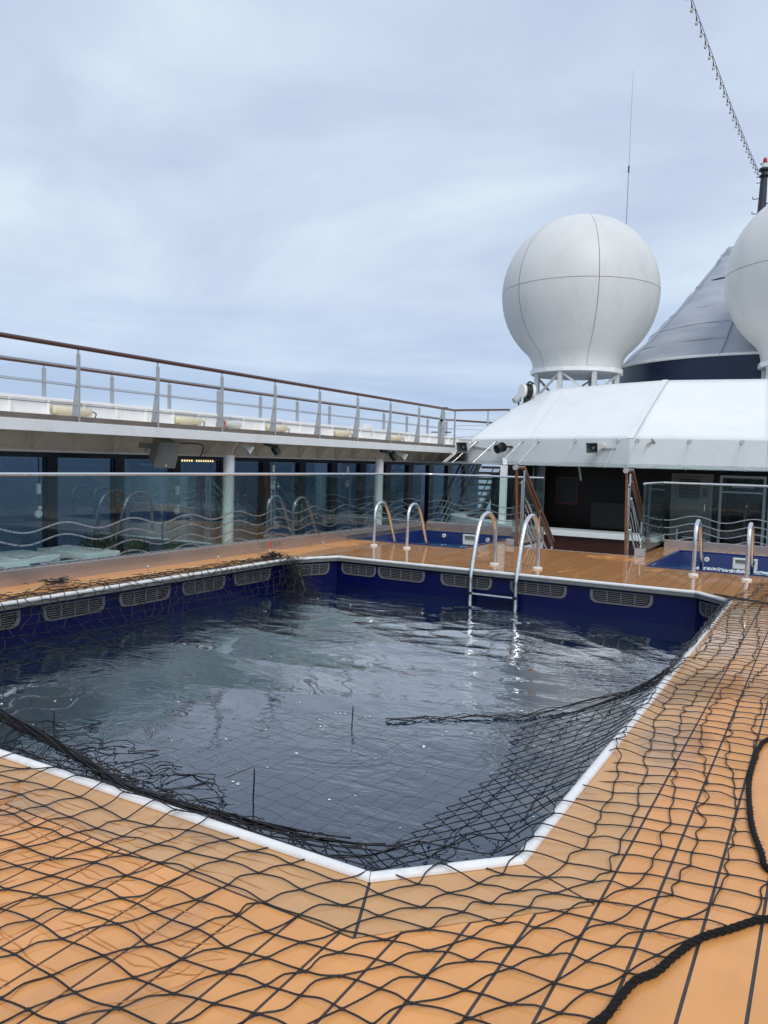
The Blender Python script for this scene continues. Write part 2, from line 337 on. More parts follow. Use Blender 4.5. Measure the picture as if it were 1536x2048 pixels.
# ------------------------------------------------------------------ the big setting: sea, decks
sea = MB(); rings = [0, 40, 90, 200, 500, 1200, 3000, 8000, 20000, 45000]
vs = [(0, 0, -24)]; fs = []; n = 48
for r_ in rings[1:]: vs += [(r_*math.cos(2*math.pi*k/n), r_*math.sin(2*math.pi*k/n), -24) for k in range(n)]
for k in range(n): fs.append((0, 1+k, 1+(k+1) % n))
for j in range(len(rings)-2):
    for k in range(n): fs.append((1+j*n+k, 1+(j+1)*n+k, 1+(j+1)*n+(k+1) % n, 1+j*n+(k+1) % n))
obj('sea', MB().add(vs, fs), 'sea_water', kind='structure')
ZL = -.95
LD = MB(); LD.box(-11.35, -7.2, -6, 60, ZL-.3, ZL); LD.box(-7.199, 5, 10.4, 60, ZL-.3, ZL); LD.box(-7.199, 5, -6, 1.7, ZL-.3, ZL); LD.box(-.5, 5, 1.701, 10.399, ZL-.3, ZL); obj('lower_deck', LD, 'grey_floor', kind='structure')
HU = MB(); HU.box(-11.35, 5, -6, 60, -24.2, -2.1); obj('ship_hull', HU, 'white_paint', label='white ship hull below the open decks', cat='ship hull')

# pool outline (octagon) in plan
PX0, PX1, PY0, PY1 = -6.80, -.90, 2.25, 9.82
OCT = [(-6.80, 2.95), (-6.2, 2.25), (-1.31, 2.25), (-.90, 2.66), (-.90, 9.38), (-1.33, 9.82), (-6.29, 9.82), (-6.80, 8.95)]   # anticlockwise
OCT = [(-6.80, 2.85), (-6.25, 2.25), (-1.31, 2.25), (-.90, 2.66), (-.90, 9.38), (-1.33, 9.82), (-6.42, 9.82), (-6.80, 9.05)]
def offset(poly, d):                           # outward offset of a convex anticlockwise polygon
    n = len(poly); out = []
    L = []
    for i in range(n):
        a, b = Vector(poly[i]), Vector(poly[(i+1) % n]); t = (b-a).normalized(); nn = Vector((t.y, -t.x)); dd = d[i] if hasattr(d, '__len__') else d
        L.append((a+nn*dd, t))
    for i in range(n):
        (p, t), (q, u) = L[i-1], L[i]; cr = t.x*u.y-t.y*u.x
        s = ((q-p).x*u.y-(q-p).y*u.x)/cr; out.append(tuple(p+t*s))
    return out
def yspan(poly, x):
    ys = []
    for i in range(len(poly)):
        (x0, y0), (x1, y1) = poly[i], poly[(i+1) % len(poly)]
        if (x0-x)*(x1-x) <= 0 and abs(x1-x0) > 1e-9: ys.append(y0+(y1-y0)*(x-x0)/(x1-x0))
    return (min(ys), max(ys)) if ys else None
SPA = [(-7.60, -5.43, 12.24, 14.92), (-2.34, 0.02, 11.95, 14.72)]
DX0, DX1, DY0, DY1 = -7.64, 2.4, -2.6, 13.20
MW = .29
RING = offset(OCT, MW)
spa_ring = [[(a-.10, c-.12), (b+.10, c-.12), (b+.10, d+.16), (a-.10, d+.16)] for a, b, c, d in SPA]
spa_ring = [[(max(x, DX0), y) for x, y in q] for q in spa_ring]
def ytop(x):  # the deck's aft edge: the stair bay is cut in between the two spa wings
    return 15.10 if (x < -4.98 or x > -2.72) else 13.20
deck = MB()
def strips(holes, gap, z0, z1, emit_piece):
    """cut the deck into fore-and-aft strips around convex holes"""
    xs = []; x = -7.64; w = .160
    while x < DX1-1e-6:
        xs.append((x, min(x+w, DX1))); x += w
    for a, b in xs:
        cuts = [a, b]+[px for h in holes for px, _ in h if a+.004 < px < b-.004]+[c for c in (-4.98, -2.72) if a+.004 < c < b-.004]
        cuts = sorted(set(cuts))
        pieces = []
        for c0, c1 in zip(cuts[:-1], cuts[1:]):
            mid = (c0+c1)/2; segs = [(DY0, DY0, ytop(mid), ytop(mid))]
            for h in holes:
                s0, s1, sm = yspan(h, c0+1e-5), yspan(h, c1-1e-5), yspan(h, mid)
                if sm is None: continue
                s0 = s0 or sm; s1 = s1 or sm; new = []
                for (l0, l1, u0, u1) in segs:
                    if sm[0] > (u0+u1)/2 or sm[1] < (l0+l1)/2: new.append((l0, l1, u0, u1)); continue
                    if (s0[0]+s1[0])/2 > (l0+l1)/2+.02: new.append((l0, l1, s0[0]-gap, s1[0]-gap))
                    if (s0[1]+s1[1])/2 < (u0+u1)/2-.02: new.append((s0[1]+gap, s1[1]+gap, u0, u1))
                segs = new
            pieces += [(c0, c1, q) for q in segs]
        emit_piece(a, b, pieces, z0, z1)
base = MB()
def base_piece(a, b, pieces, z0, z1):
    for c0, c1, (l0, l1, u0, u1) in pieces:
        base.extrude([(c0, l0, z0), (c1, l1, z0), (c1, u1, z0), (c0, u0, z0)], (0, 0, z1-z0))
strips([offset(OCT, -.02)]+[[(a, c), (b, c), (b, d), (a, d)] for a, b, c, d in SPA], 0, -.06, -.003, base_piece)
DECK = obj('pool_deck', base, 'caulk', kind='structure', org=(0, 0, 0))
def plank_piece(a, b, pieces, z0, z1):
    g = .0052
    groups = []
    for c0, c1, q in pieces:                      # pieces of one strip that touch belong to one plank
        for gr in groups:
            if abs(gr[-1][1]-c0) < 1e-6 and abs((gr[-1][2][1]+gr[-1][2][3])/2-(q[0]+q[2])/2) < .6: gr.append((c0, c1, q)); break
        else: groups.append([(c0, c1, q)])
    for gr in groups:
        lo = []; hi = []
        for c0, c1, (l0, l1, u0, u1) in gr:
            lo += [(c0, l0), (c1, l1)]; hi += [(c0, u0), (c1, u1)]
        fix = lambda p: (min(max(p[0], a+g), b-g), p[1])
        poly = [fix(p) for p in lo]+[fix(p) for p in hi[::-1]]
        clean = [p for i, p in enumerate(poly) if math.dist(p, poly[i-1]) > 1e-4]
        if len(clean) < 3: continue
        ar = sum(clean[i-1][0]*clean[i][1]-clean[i][0]*clean[i-1][1] for i in range(len(clean)))/2
        if ar < .004: continue
        obj('plank', MB().extrude([(x, y, z0) for x, y in clean], (0, 0, z1-z0)), 'teak', DECK, org=(clean[0][0], clean[0][1], 0))
strips([RING]+spa_ring, .011, -.0028, 0., plank_piece)
for i in range(8):                               # mitred margin boards round the pool
    a, b = OCT[i], OCT[(i+1) % 8]; c, d = RING[(i+1) % 8], RING[i]
    a2, b2 = Vector(a), Vector(b); t = (b2-a2).normalized()*.006
    q = [tuple(a2+t), tuple(b2-t), tuple(Vector(c)-t), tuple(Vector(d)+t)]
    obj('margin_board', MB().extrude([(x, y, -.0028) for x, y in q[::-1]][::-1], (0, 0, .0026)), 'teak_margin', DECK)
for (a, b, c, d), rg in zip(SPA, spa_ring):
    inn = [(a, c), (b, c), (b, d), (a, d)]
    for i in range(4):
        p, q, r_, s_ = inn[i], inn[(i+1) % 4], rg[(i+1) % 4], rg[i]
        if math.dist(p, s_) < .02 or i == 3 and a-rg[0][0] < .05: continue
        obj('margin_board', MB().extrude([(s_[0], s_[1], -.0028), (r_[0], r_[1], -.0028), (q[0], q[1], -.0028), (p[0], p[1], -.0028)], (0, 0, .0026)), 'teak_margin', DECK)
sk = MB(); sk.box(-4.98, -2.72, 13.205, 13.235, ZL, -.005); sk.box(-7.64, -4.98, 15.105, 15.13, ZL, -.005); sk.box(-2.72, DX1, 15.105, 15.13, ZL, -.005)
sk.box(-5.01, -4.983, 13.24, 15.1, ZL, -.005); sk.box(-2.717, -2.69, 13.24, 15.1, ZL, -.005); sk.box(-7.69, -7.66, -6, 15.1, ZL, -.065)
obj('deck_skirt', sk, 'white_paint', DECK)
nose = MB(); nose.box(-4.97, -2.73, 13.206, 13.24, -.03, .004); obj('nosing', nose, 'steel', DECK)

# ------------------------------------------------------------------ the pool
ZW = -.42
POOL = thing('swimming_pool', 'deep blue eight-sided swimming pool with white rounded coping', 'swimming pool', (-3.85, 6.0, -1.7))
for i in range(8):
    a, b = OCT[i], OCT[(i+1) % 8]; a2, b2 = Vector(a), Vector(b); t = (b2-a2).normalized(); nn = Vector((t.y, -t.x))
    p0, p1 = a2+nn*.012, b2+nn*.012
    obj('pool_wall', MB().extrude([(p0.x, p0.y, -1.7), (p1.x, p1.y, -1.7), (p1.x, p1.y, -.06), (p0.x, p0.y, -.06)], (nn.x*.05, nn.y*.05, 0)), 'pool_blue', POOL)
fl = MB(); fl.extrude([(x, y, -1.75) for x, y in offset(OCT, .06)], (0, 0, .05)); obj('pool_floor', fl, 'pool_deep', POOL)
OI = offset(OCT, -.045)
prof = [(.016, .002), (.016, .011), (.022, .019), (.036, .024), (.050, .022), (.060, .014), (.063, .0), (.058, -.012)]   # inward distance, z
for i in range(8):
    cb = MB(); A = [offset(OCT, .02-d)[i] for d, _ in prof]; B = [offset(OCT, .02-d)[(i+1) % 8] for d, _ in prof]; n = len(prof)
    t = (Vector(OCT[(i+1) % 8])-Vector(OCT[i])).normalized()*.0015
    cb.add([(p[0]+t.x, p[1]+t.y, z) for p, (_, z) in zip(A, prof)]+[(p[0]-t.x, p[1]-t.y, z) for p, (_, z) in zip(B, prof)],
           [(k, k+1, n+k+1, n+k) for k in range(n-1)]+[tuple(range(n)), tuple(range(2*n-1, n-1, -1)), (n-1, 0, n, 2*n-1)])
    obj('coping', cb, 'coping_white', POOL, smooth=50)
    ub = MB(); o0, o1 = offset(OCT, -.038), offset(OCT, .008)
    ub.extrude([(*o1[i], -.055), (*o1[(i+1) % 8], -.055), (*o0[(i+1) % 8], -.055), (*o0[i], -.055)], (0, 0, .038)); obj('coping_shade_strip', ub, 'coping_shade', POOL)  # dark strip: the shadow beneath the coping, put into its colour
def vent(c, t, w=.77, h=.165):
    """overflow grille: plate with rounded lower corners, dark slot, slats and bars; c top centre on the wall, t along the wall"""
    t = Vector(t); nn = Vector((-t.y, t.x)); c = Vector(c)
    P = lambda u, z, d: (c.x+t.x*u+nn.x*d, c.y+t.y*u+nn.y*d, c.z+z)
    rr = .085; outl = [(-w/2, 0), (-w/2, -h+rr)]+[(-w/2+rr-rr*math.cos(a), -h+rr-rr*math.sin(a)) for a in np.linspace(.3, math.pi/2, 4)]
    outl += [(-x, z) for x, z in outl[::-1]]
    inn = [(x*.90, -.014+(z)*.80) for x, z in outl]
    n = len(outl); f = MB()
    for lst, d in ((outl, .0), (outl, .012), (inn, .012), (inn, .0)): f.v += [P(u, z, d) for u, z in lst]
    for k in range(3):
        for i in range(n): j = (i+1) % n; f.f.append((k*n+i, k*n+j, (k+1)*n+j, (k+1)*n+i))
    o = obj('vent', f, 'vent_grey', POOL)
    bk = MB(); bk.add([P(u, z, .0015) for u, z in inn], [tuple(range(n))]); obj('vent_slot', bk, 'vent_dark', o)
    for k in range(5):
        z = -.034-k*(h-.058)/4.6; ww = w*.43-(.03 if k == 4 else 0)
        s_ = MB(); s_.extrude([P(-ww, z-.0034, .003), P(ww, z-.0034, .003), P(ww, z+.0034, .003), P(-ww, z+.0034, .003)], (nn.x*.007, nn.y*.007, 0)); obj('slat', s_, 'vent_grey', o)
    for k in (-1, 0, 1):
        s_ = MB(); u = k*w*.22; s_.extrude([P(u-.006, -h*.86, .0035), P(u+.006, -h*.86, .0035), P(u+.006, -.012, .0035), P(u-.006, -.012, .0035)], (nn.x*.009, nn.y*.009, 0)); obj('divider', s_, 'vent_grey', o)
for x in (-5.33, -4.31, -3.28, -2.21): vent((x, 9.832, -.088), (-1, 0))
for y in (2.9+.45, 4.39, 5.41, 6.38, 7.35, 8.30): vent((-6.812, y, -.088), (0, -1))
vent((-6.62, 9.42, -.088), (-.443, -.897), .6); vent((-1.12, 9.612, -.088), (-.70, .714), .46)
vent((-6.05, 9.832, -.088), (-1, 0), .6)
def swell(x, y):
    r = np.zeros_like(x)
    for k, (wl, ang, amp) in enumerate(((1.9, 70, .013), (1.1, 100, .007), (.62, 55, .004), (.41, 120, .002), (.3, 80, .0014), (.23, 20, .0008))):
        a = math.radians(ang); ph = 2*math.pi/wl*(x*math.cos(a)+y*math.sin(a)+.25*np.sin(x*1.3+k)+.18*np.sin(y*1.9+2*k))
        env = .55+.45*np.sin(x*.9+y*.7+k*1.7); r += amp*env*(1-2*np.abs(np.sin(ph/2))**.8)
    calm = np.clip((y-2.6)/4.2, .22, 1.15); return r*calm
nx, ny = 150, 200; OW = offset(OCT, .01); wv = []; wf = []
for j in range(ny+1):
    y = 2.24+(9.83-2.24)*j/ny
    xs = [p for p in ((-6.81), (-.89))]
    # clip the row to the octagon
    lo, hi = -6.81, -.89
    for i in range(8):
        (x0, y0), (x1, y1) = OW[i], OW[(i+1) % 8]
        if (y0-y)*(y1-y) <= 0 and abs(y1-y0) > 1e-6:
            xx = x0+(x1-x0)*(y-y0)/(y1-y0)
            if y1 > y0: hi = min(hi, xx)
            else: lo = max(lo, xx)
    X = np.linspace(lo, hi, nx+1); Z = ZW+swell(X, np.full_like(X, y)); wv += list(zip(X, [y]*(nx+1), Z))
for j in range(ny):
    for i in range(nx): a = j*(nx+1)+i; wf.append((a, a+1, a+nx+2, a+nx+1))
obj('pool_water', MB().add(wv, wf), 'pool_water', kind='structure', smooth=True)
fo = MB()
for _ in range(52):
    if random.random() < .6: x, y = random.gauss(-3.1, 1.0), random.gauss(3.9, .8)
    else: x, y = random.uniform(-6.3, -1.5), random.uniform(3, 9.2)
    if not (-6.6 < x < -1.2 and 2.7 < y < 9.5): continue
    z = ZW+float(swell(np.array(x), np.array(y)))+.003
    for q in range(random.choice((1, 1, 2, 4))):
        r_ = random.uniform(.003, .009); fo.lathe((x+random.gauss(0, .015), y+random.gauss(0, .012), z), [(r_, 0), (r_*.7, r_*.25), (.0005, r_*.35)], 7)
obj('foam_bubbles', fo, 'foam', kind='stuff', label='small white foam bubbles drifting on the pool water')

# ------------------------------------------------------------------ spas
def spa(k, box, label, jets):
    a, b, c, d = box; t = thing('spa_pool', label, 'hot tub', ((a+b)/2, c, -.8), 'hot tubs aft of the swimming pool')
    rim = MB(); w = .045
    rim.box(a, b, c, c+w, -.05, .018); rim.box(a, b, d-w, d, -.05, .018); rim.box(a, a+w, c+w, d-w, -.05, .018); rim.box(b-w, b, c+w, d-w, -.05, .018)
    obj('rim', rim, 'spa_blue', t, bevel=.006)
    wl = MB(); A, B, Cc, D = a+w, b-w, c+w, d-w; s = .10
    top = [(A, Cc), (B, Cc), (B, D), (A, D)]; bot = [(A+s, Cc+s), (B-s, Cc+s), (B-s, D-s), (A+s, D-s)]
    wl.add([(x, y, -.012) for x, y in top]+[(x, y, -.8) for x, y in bot], [(0, 1, 5, 4), (1, 2, 6, 5), (2, 3, 7, 6), (3, 0, 4, 7)]); obj('tub', wl, 'spa_blue', t)
    f = MB(); f.add([(x, y, -.8) for x, y in bot], [(0, 1, 2, 3)]); obj('tub_floor', f, 'spa_floor', t)
    st = MB(); st.box(A+.05, A+.45, Cc+.5, D-.1, -.8, -.42); st.box(A+.45, B-.05, D-.55, D-.1, -.8, -.42); obj('bench', st, 'spa_floor', t, bevel=.05)
    zw = -.245; n = 40; vs = []; fs = []
    for j in range(n+1):
        for i in range(n+1):
            x = A+.012+(B-A-.024)*i/n; y = Cc+.012+(D-Cc-.024)*j/n
            vs.append((x, y, zw+.012*math.sin(x*9+k)*math.sin(y*11)+random.uniform(-.006, .012)*(1.6 if k else .8)))
    for j in range(n):
        for i in range(n): q = j*(n+1)+i; fs.append((q, q+1, q+n+2, q+n+1))
    obj('water', MB().add(vs, fs), 'spa_water', t, smooth=True)
    fm = MB()
    for _ in range(2600 if k else 900):
        if k: x = random.uniform(A+.3, B-.03); y = random.uniform(12.2, 14.5)
        else: x = random.gauss(-6.25, .5); y = random.gauss(13.3, .5)
        if not (A+.05 < x < B-.05 and Cc+.05 < y < D-.15): continue
        r_ = random.uniform(.005, .019); fm.lathe((x, y, zw+random.uniform(0, .02)), [(r_, 0), (r_*.7, r_*.45), (.001, r_*.6)], 6)
    obj('froth', fm, 'foam', t, kind='stuff')
    yb = D-.012
    for x, z in jets[0]:
        j = MB(); j.tube([(x, yb-.004, z), (x, yb-.03, z)], [.045, .040], 18); o = obj('jet', j, 'spa_white', t, smooth=40)
        j = MB(); j.tube([(x, yb-.0305, z), (x, yb-.036, z)], .009, 10); obj('nozzle', j, 'vent_dark', o)
    for x0, x1, z0, z1 in jets[1]:
        s_ = MB(); e = .04
        s_.box(x0, x1, yb-.035, yb-.008, z1-e, z1); s_.box(x0, x1, yb-.035, yb-.008, z0, z0+e); s_.box(x0, x0+e, yb-.035, yb-.008, z0+e, z1-e); s_.box(x1-e, x1, yb-.035, yb-.008, z0+e, z1-e)
        o = obj('skimmer', s_, 'spa_white', t, bevel=.008)
        s_ = MB(); s_.box(x0+e, x1-e, yb-.014, yb-.009, z0+e, z1-e); obj('skimmer_mouth', s_, 'louver', o)
        s_ = MB(); s_.box(x0+e, x1-e, yb-.03, yb-.015, z0+e, z0+e+.05); obj('weir', s_, 'spa_white', o)
spa(0, SPA[0], 'blue hot tub between the glass corner and the dark stair bay', ([(-7.05, -.07), (-6.06, -.09)], [(-6.61, -6.31, -.22, -.005)]))
spa(1, SPA[1], 'frothing blue hot tub in front of the louvred door and glass doors', ([(-1.85, -.11)], [(-1.43, -1.04, -.235, -.04)]))

def grab_rail(x, pts, label, group=None, first=None):
    t = thing('grab_rail', label, 'handrail', (x, pts[0][0], 0), group)
    obj('rail', MB().tube(bez([(x, y, z) for y, z in pts], 7), .028, 14), 'chrome', t, smooth=60)
    obj('flange', MB().tube([(x, pts[0][0], .0005), (x, pts[0][0], .022), (x, pts[0][0], .03)], [.068, .066, .05], 20), 'spa_white', t, smooth=40)
    return t
sp_pts = [(11.54, .0), (11.55, .30), (11.56, .55), (11.63, .69), (11.77, .74), (11.93, .68), (12.06, .50), (12.18, .25), (12.30, .0), (12.42, -.28)]
g0 = grab_rail(-6.81, sp_pts, 'curved steel grab rail by the left hot tub, nearest the glass railing', 'grab rails of the hot tubs')
dup(g0, (.63, .03, 0), 'curved steel grab rail by the left hot tub, nearest the pool ladder')
s2 = [(y-.15, z) for y, z in sp_pts]
g1 = grab_rail(-1.60, s2, 'curved steel grab rail by the frothing hot tub, in front of its round jet', 'grab rails of the hot tubs')
dup(g1, (.67, -.02, 0), 'curved steel grab rail by the frothing hot tub, in front of its square skimmer')

# pool ladder
LAD = thing('pool_ladder', 'steel pool ladder with two arched rails over the far coping', 'ladder', (-3.88, 10.6, 0))
lp = [(10.58, .0), (10.58, .3), (10.56, .53), (10.47, .69), (10.30, .765), (10.12, .735), (10.00, .64), (9.90, .45), (9.80, .15), (9.745, -.06), (9.74, -.25), (9.74, -.5), (9.74, -1.3)]
for x in (-4.2, -3.55):
    obj('rail', MB().tube(bez([(x, y, z) for y, z in lp], 7), .029, 14), 'chrome', LAD, smooth=60)
    obj('flange', MB().tube([(x, 10.58, .0005), (x, 10.58, .022), (x, 10.58, .03)], [.07, .068, .05], 20), 'spa_white', LAD, smooth=40)
for z in (-.30, -.58, -.86):
    s_ = MB(); s_.box(-4.17, -3.58, 9.70, 9.78, z-.012, z+.012); obj('step', s_, 'chrome', LAD, bevel=.004)
    s_ = MB(); s_.box(-4.22, -4.165, 9.70, 9.78, z-.02, z+.02); s_.box(-3.585, -3.53, 9.70, 9.78, z-.02, z+.02); obj('step_bracket', s_, 'black_plastic', LAD)

# ------------------------------------------------------------------ glass balustrades
GL = thing('glass_railing', 'clear glass railing with wavy etched lines along the left side of the pool deck', 'glass railing', (-7.66, 6, 0))
GR = thing('glass_railing', 'clear glass railing with wavy lines behind the frothing hot tub', 'glass railing', (-1.2, 15.16, 0))
def panel(a, b, root, z0=.19, z1=1.2, mid=True):
    a, b = Vector((*a, 0)), Vector((*b, 0)); d = (b-a).normalized(); s = Vector((d.y, -d.x, 0)); a += d*.008; b -= d*.008
    m = MB(); m.extrude([a+Vector((0, 0, z0))-s*.006, b+Vector((0, 0, z0))-s*.006, b+Vector((0, 0, z1))-s*.006, a+Vector((0, 0, z1))-s*.006], s*.012)
    return obj('glass_panel', m, 'rail_glass', root)
def wave_strip(a, b, pan, zc, side, ph0=0., amp=.047, per=1.0):
    """one etched metal ribbon, standing 2 mm proud of the glass"""
    a, b = Vector((*a, 0)), Vector((*b, 0)); L = (b-a).length; d = (b-a)/L; s = Vector((d.y, -d.x, 0))*side
    n = int(L/.05); m = MB(); w = .0085; vs = []
    for i in range(n+1):
        u = .012+(L-.024)*i/n; z = zc+amp*math.cos(2*math.pi*(u+ph0)/per); dz = -amp*2*math.pi/per*math.sin(2*math.pi*(u+ph0)/per); k = w*math.hypot(1, dz)
        p = a+d*u
        for off in (.0065, .0095):
            q = p+s*off; vs += [(q.x, q.y, z-k), (q.x, q.y, z+k)]
    fs = []
    for i in range(n):
        j = i*4; k = j+4; fs += [(j+2, k+2, k+3, j+3), (j, j+1, k+1, k), (j+1, j+3, k+3, k+1), (j, k, k+2, j+2)]
    m.add(vs, fs); obj('wave_line', m, 'steel', pan, smooth=50)
segs = [(-2.2, 0.2), (.2, 2.6), (2.6, 5.05), (5.05, 7.47), (7.47, 9.82), (9.82, 12.36), (12.36, 14.92), ]
for y0, y1 in segs:
    p = panel((-7.66, y0), (-7.66, y1), GL)
    for k, z in enumerate((.613, .475, .337, .20)): wave_strip((-7.66, y0), (-7.66, y1), p, z, 1, y0-5.94, .047 if z > .25 else .05)
pb = [(-7.6, -6.3), (-6.3, -5.02)]
for x0, x1 in pb:
    p = panel((x0, 15.16), (x1, 15.16), GL)
    for z in (.613, .475, .337, .21): wave_strip((x0, 15.16), (x1, 15.16), p, z, 1, x0+7.3)
panel((-5.02, 15.14), (-5.02, 13.45), GL)
m = MB().tube([(-7.66, -2.2, 1.21), (-7.66, 14.92, 1.21)]+[(-7.66+.24*(1-math.cos(a)), 14.92+.24*math.sin(a), 1.21) for a in (.5, 1., 1.57)]+[(-5.02, 15.16, 1.21)], .021, 12)
obj('top_rail', m, 'chrome', GL, smooth=60)
cb = MB(); cb.box(-7.70, -7.615, -2.6, 15.06, -.058, .18); obj('curb', cb, 'curb_steel', GL, bevel=.006)
cb = MB(); cb.box(-7.615, -4.99, 15.105, 15.19, -.058, .18); obj('curb', cb, 'curb_steel', GL, bevel=.006)
cb = MB(); cb.box(-7.69, -7.63, -2.6, 15.05, .1802, .196); cb.box(-7.6, -5.0, 15.13, 15.19, .1802, .196); obj('glazing_channel', cb, 'steel', GL)
cb = MB(); cb.box(-5.09, -4.93, 13.32, 13.45, 0, .11); obj('bracket_box', cb, 'steel', GL, bevel=.006)
lg = MB(); lg.box(-7.612, -7.56, 11.9, 15.0, .10, .125); obj('ledge', lg, 'curb_steel', GL)
for x0, x1 in ((-2.70, -.95), (-.95, .85), (.85, 2.4)):
    p = panel((x0, 15.16), (x1, 15.16), GR, z1=1.19)
    for z in (.56, .42, .29, .16): wave_strip((x0, 15.16), (x1, 15.16), p, z, 1, x0+2.15, .05)
p = panel((-2.70, 15.14), (-2.70, 13.30), GR, z0=.07, z1=1.19)
for z in (.56, .42, .29): wave_strip((-2.70, 15.14), (-2.70, 13.30), p, z, 1, .25, .05)
obj('top_rail', MB().tube([(-2.70, 13.32, 1.2), (-2.70, 15.16, 1.2), (2.4, 15.16, 1.2)], .021, 12), 'chrome', GR, smooth=60)
cb = MB(); cb.box(-2.66, 2.4, 15.105, 15.19, -.058, .15); obj('curb', cb, 'curb_steel', GR, bevel=.006)
cb = MB(); cb.box(-2.79, -2.62, 13.21, 13.34, 0, .13); obj('bracket_box', cb, 'steel', GR, bevel=.006)
# depth marking on the left curb
def text(body, x, y, z, size, material, parent, name):
    c = bpy.data.curves.new(name, 'FONT'); c.body = body; c.size = size; c.extrude = .0008; c.align_x = 'LEFT'; c.materials.append(MT[material])
    t_ = bpy.data.objects.new('tmp', c); COL.objects.link(t_); me = bpy.data.meshes.new_from_object(t_.evaluated_get(bpy.context.evaluated_depsgraph_get())); bpy.data.objects.remove(t_); me.name = name
    o = bpy.data.objects.new(name, me); link(o, parent, (x, y, z)); o.rotation_euler = (R(90), 0, R(90)); return o
PL = thing('depth_marker', 'grey depth marker plate reading 1.2m and 3ft11in with red no-diving sign on the curb', 'sign', (-7.611, 9.72, .06))
pl = MB(); pl.box(-7.6145, -7.609, 9.40, 10.02, .045, .165); obj('plate', pl, 'curb_steel', PL)
text('1.2', -7.6075, 9.43, .068, .105, 'text_dark', PL, 'lettering'); text('m', -7.6075, 9.575, .068, .05, 'text_dark', PL, 'lettering')
text('3', -7.6075, 9.765, .068, .105, 'text_dark', PL, 'lettering'); text('f', -7.6075, 9.825, .068, .05, 'text_dark', PL, 'lettering'); text('11', -7.6075, 9.85, .068, .105, 'text_dark', PL, 'lettering'); text('i', -7.6075, 9.955, .068, .05, 'text_dark', PL, 'lettering')
cy, cz = 9.692, .104; ring = [(-7.607, cy+.045*math.cos(a), cz+.045*math.sin(a)) for a in np.linspace(0, 2*math.pi, 25)[:-1]]
mk = MB().tube(ring, .0045, 5, closed=True); q = .031
mk.tube([(-7.607, cy-q, cz-q), (-7.607, cy+q, cz+q)], .0045, 5); mk.tube([(-7.607, cy-q, cz+q), (-7.607, cy+q, cz-q)], .0045, 5)
obj('no_diving_symbol', mk, 'text_red', PL)

# ------------------------------------------------------------------ stair bay: handrails and steps
ST = thing('stairway', 'white steps going down from the pool deck between the wooden handrails', 'stairs', (-3.85, 14, ZL))
for k in range(5):
    s_ = MB(); s_.box(-4.9, -2.8, 13.24+k*.29, 13.24+(k+1)*.29, ZL, -.19*(k+1)); obj('step', s_, 'white_paint', ST)
def handrail(x, s, label):
    t = thing('stair_handrail', label, 'handrail', (x, 13.2, 0), 'wooden stair handrails')
    dy, dz = 15.38-13.52, -1.47
    top = [(x, 13.10, 1.415), (x, 13.48, 1.415)]; slope = [(x, 13.50, 1.40), (x, 15.38, -.07)]
    obj('handrail', MB().bar(*top, .085, .05), 'handrail_wood', t, bevel=.012); obj('handrail', MB().bar(*slope, .075, .05), 'handrail_wood', t, bevel=.012)
    obj('handrail', MB().bar((x-.0*s, 13.13, 1.385), (x, 13.30, .003), .035, .062), 'handrail_wood', t, bevel=.008)
    obj('end_cap', MB().tube([(x, 13.05, 1.41), (x, 13.098, 1.41)], .045, 16), 'grey_paint', t, smooth=40)
    obj('handrail', MB().bar((x, 13.56, 1.22), (x, 15.36, -.185), .055, .03), 'handrail_wood', t, bevel=.006)
    for y, zt, w in ((13.40, 1.18, .03), (13.52, 1.36, .075)):
        obj('post', MB().bar((x+.02*s, y, .0 if y < 13.45 else -.2), (x+.02*s, y, zt), w, .03), 'chrome', t, bevel=.004)
    obj('post', MB().bar((x, 14.5, -.9), (x, 14.5, .60), .05, .03), 'chrome', t, bevel=.004); obj('post', MB().bar((x, 15.34, -.94), (x, 15.34, -.11), .05, .04), 'chrome', t, bevel=.004)
    for d in (-.42, -.95): obj('brace', MB().bar((x, 13.55, 1.36+d), (x, 15.32, -.02+d), .03, .02), 'steel', t)
    for k, d in enumerate((-.45, -.62, -.78)):
        P = [(x+.02*s, 13.6+1.7*u, 1.30+d-1.38*u+.045*math.sin(11*u+k)) for u in np.linspace(0, 1, 26)]
        obj('wave_rod', MB().tube(P, .008, 6), 'chrome', t, smooth=60)
    obj('cross_bar', MB().bar((x, 13.15, 1.14), (x, 13.52, 1.14), .02, .02), 'chrome', t)
handrail(-4.86, 1, 'varnished wooden stair handrail on steel posts beside the left hot tub')
handrail(-2.95, -1, 'varnished wooden stair handrail on steel posts beside the frothing hot tub')

# ------------------------------------------------------------------ port side: overhanging upper deck, window wall
UP = thing('upper_deck', 'white overhanging upper deck gallery with cream brackets underneath', 'deck', (-10.2, 9, 1.4))
UY0, UY1 = -4., 26.
f = MB(); f.box(-9.53, -9.48, UY0, 20.6, 1.745, 1.905); obj('fascia', f, 'white_paint', UP, bevel=.006)
f = MB(); f.box(-10.98, -9.535, UY0, UY1, 1.86, 1.925); obj('deck_slab', f, 'cream_paint', UP)
f = MB(); f.box(-9.78, -9.50, UY0, 20.6, 1.9255, 1.985); obj('waterway_bar', f, 'deck_edge', UP)
f = MB(); f.box(-11.08, -10.98, UY0, UY1, 1.465, 2.285); obj('bulwark', f, 'white_paint', UP)
f = MB(); f.box(-11.12, -10.93, UY0, UY1, 2.286, 2.335); obj('bulwark_cap', f, 'white_paint', UP, bevel=.01)
f = MB(); f.box(-10.975, -10.90, UY0, UY1, 1.47, 1.50); obj('lintel_flange', f, 'cream_paint', UP)
f = MB(); f.box(-10.979, -10.965, UY0, UY1, 1.501, 1.859); obj('lintel', f, 'cream_paint', UP)
br = None; gy = .785; y = 7.91-gy*14; k = 0
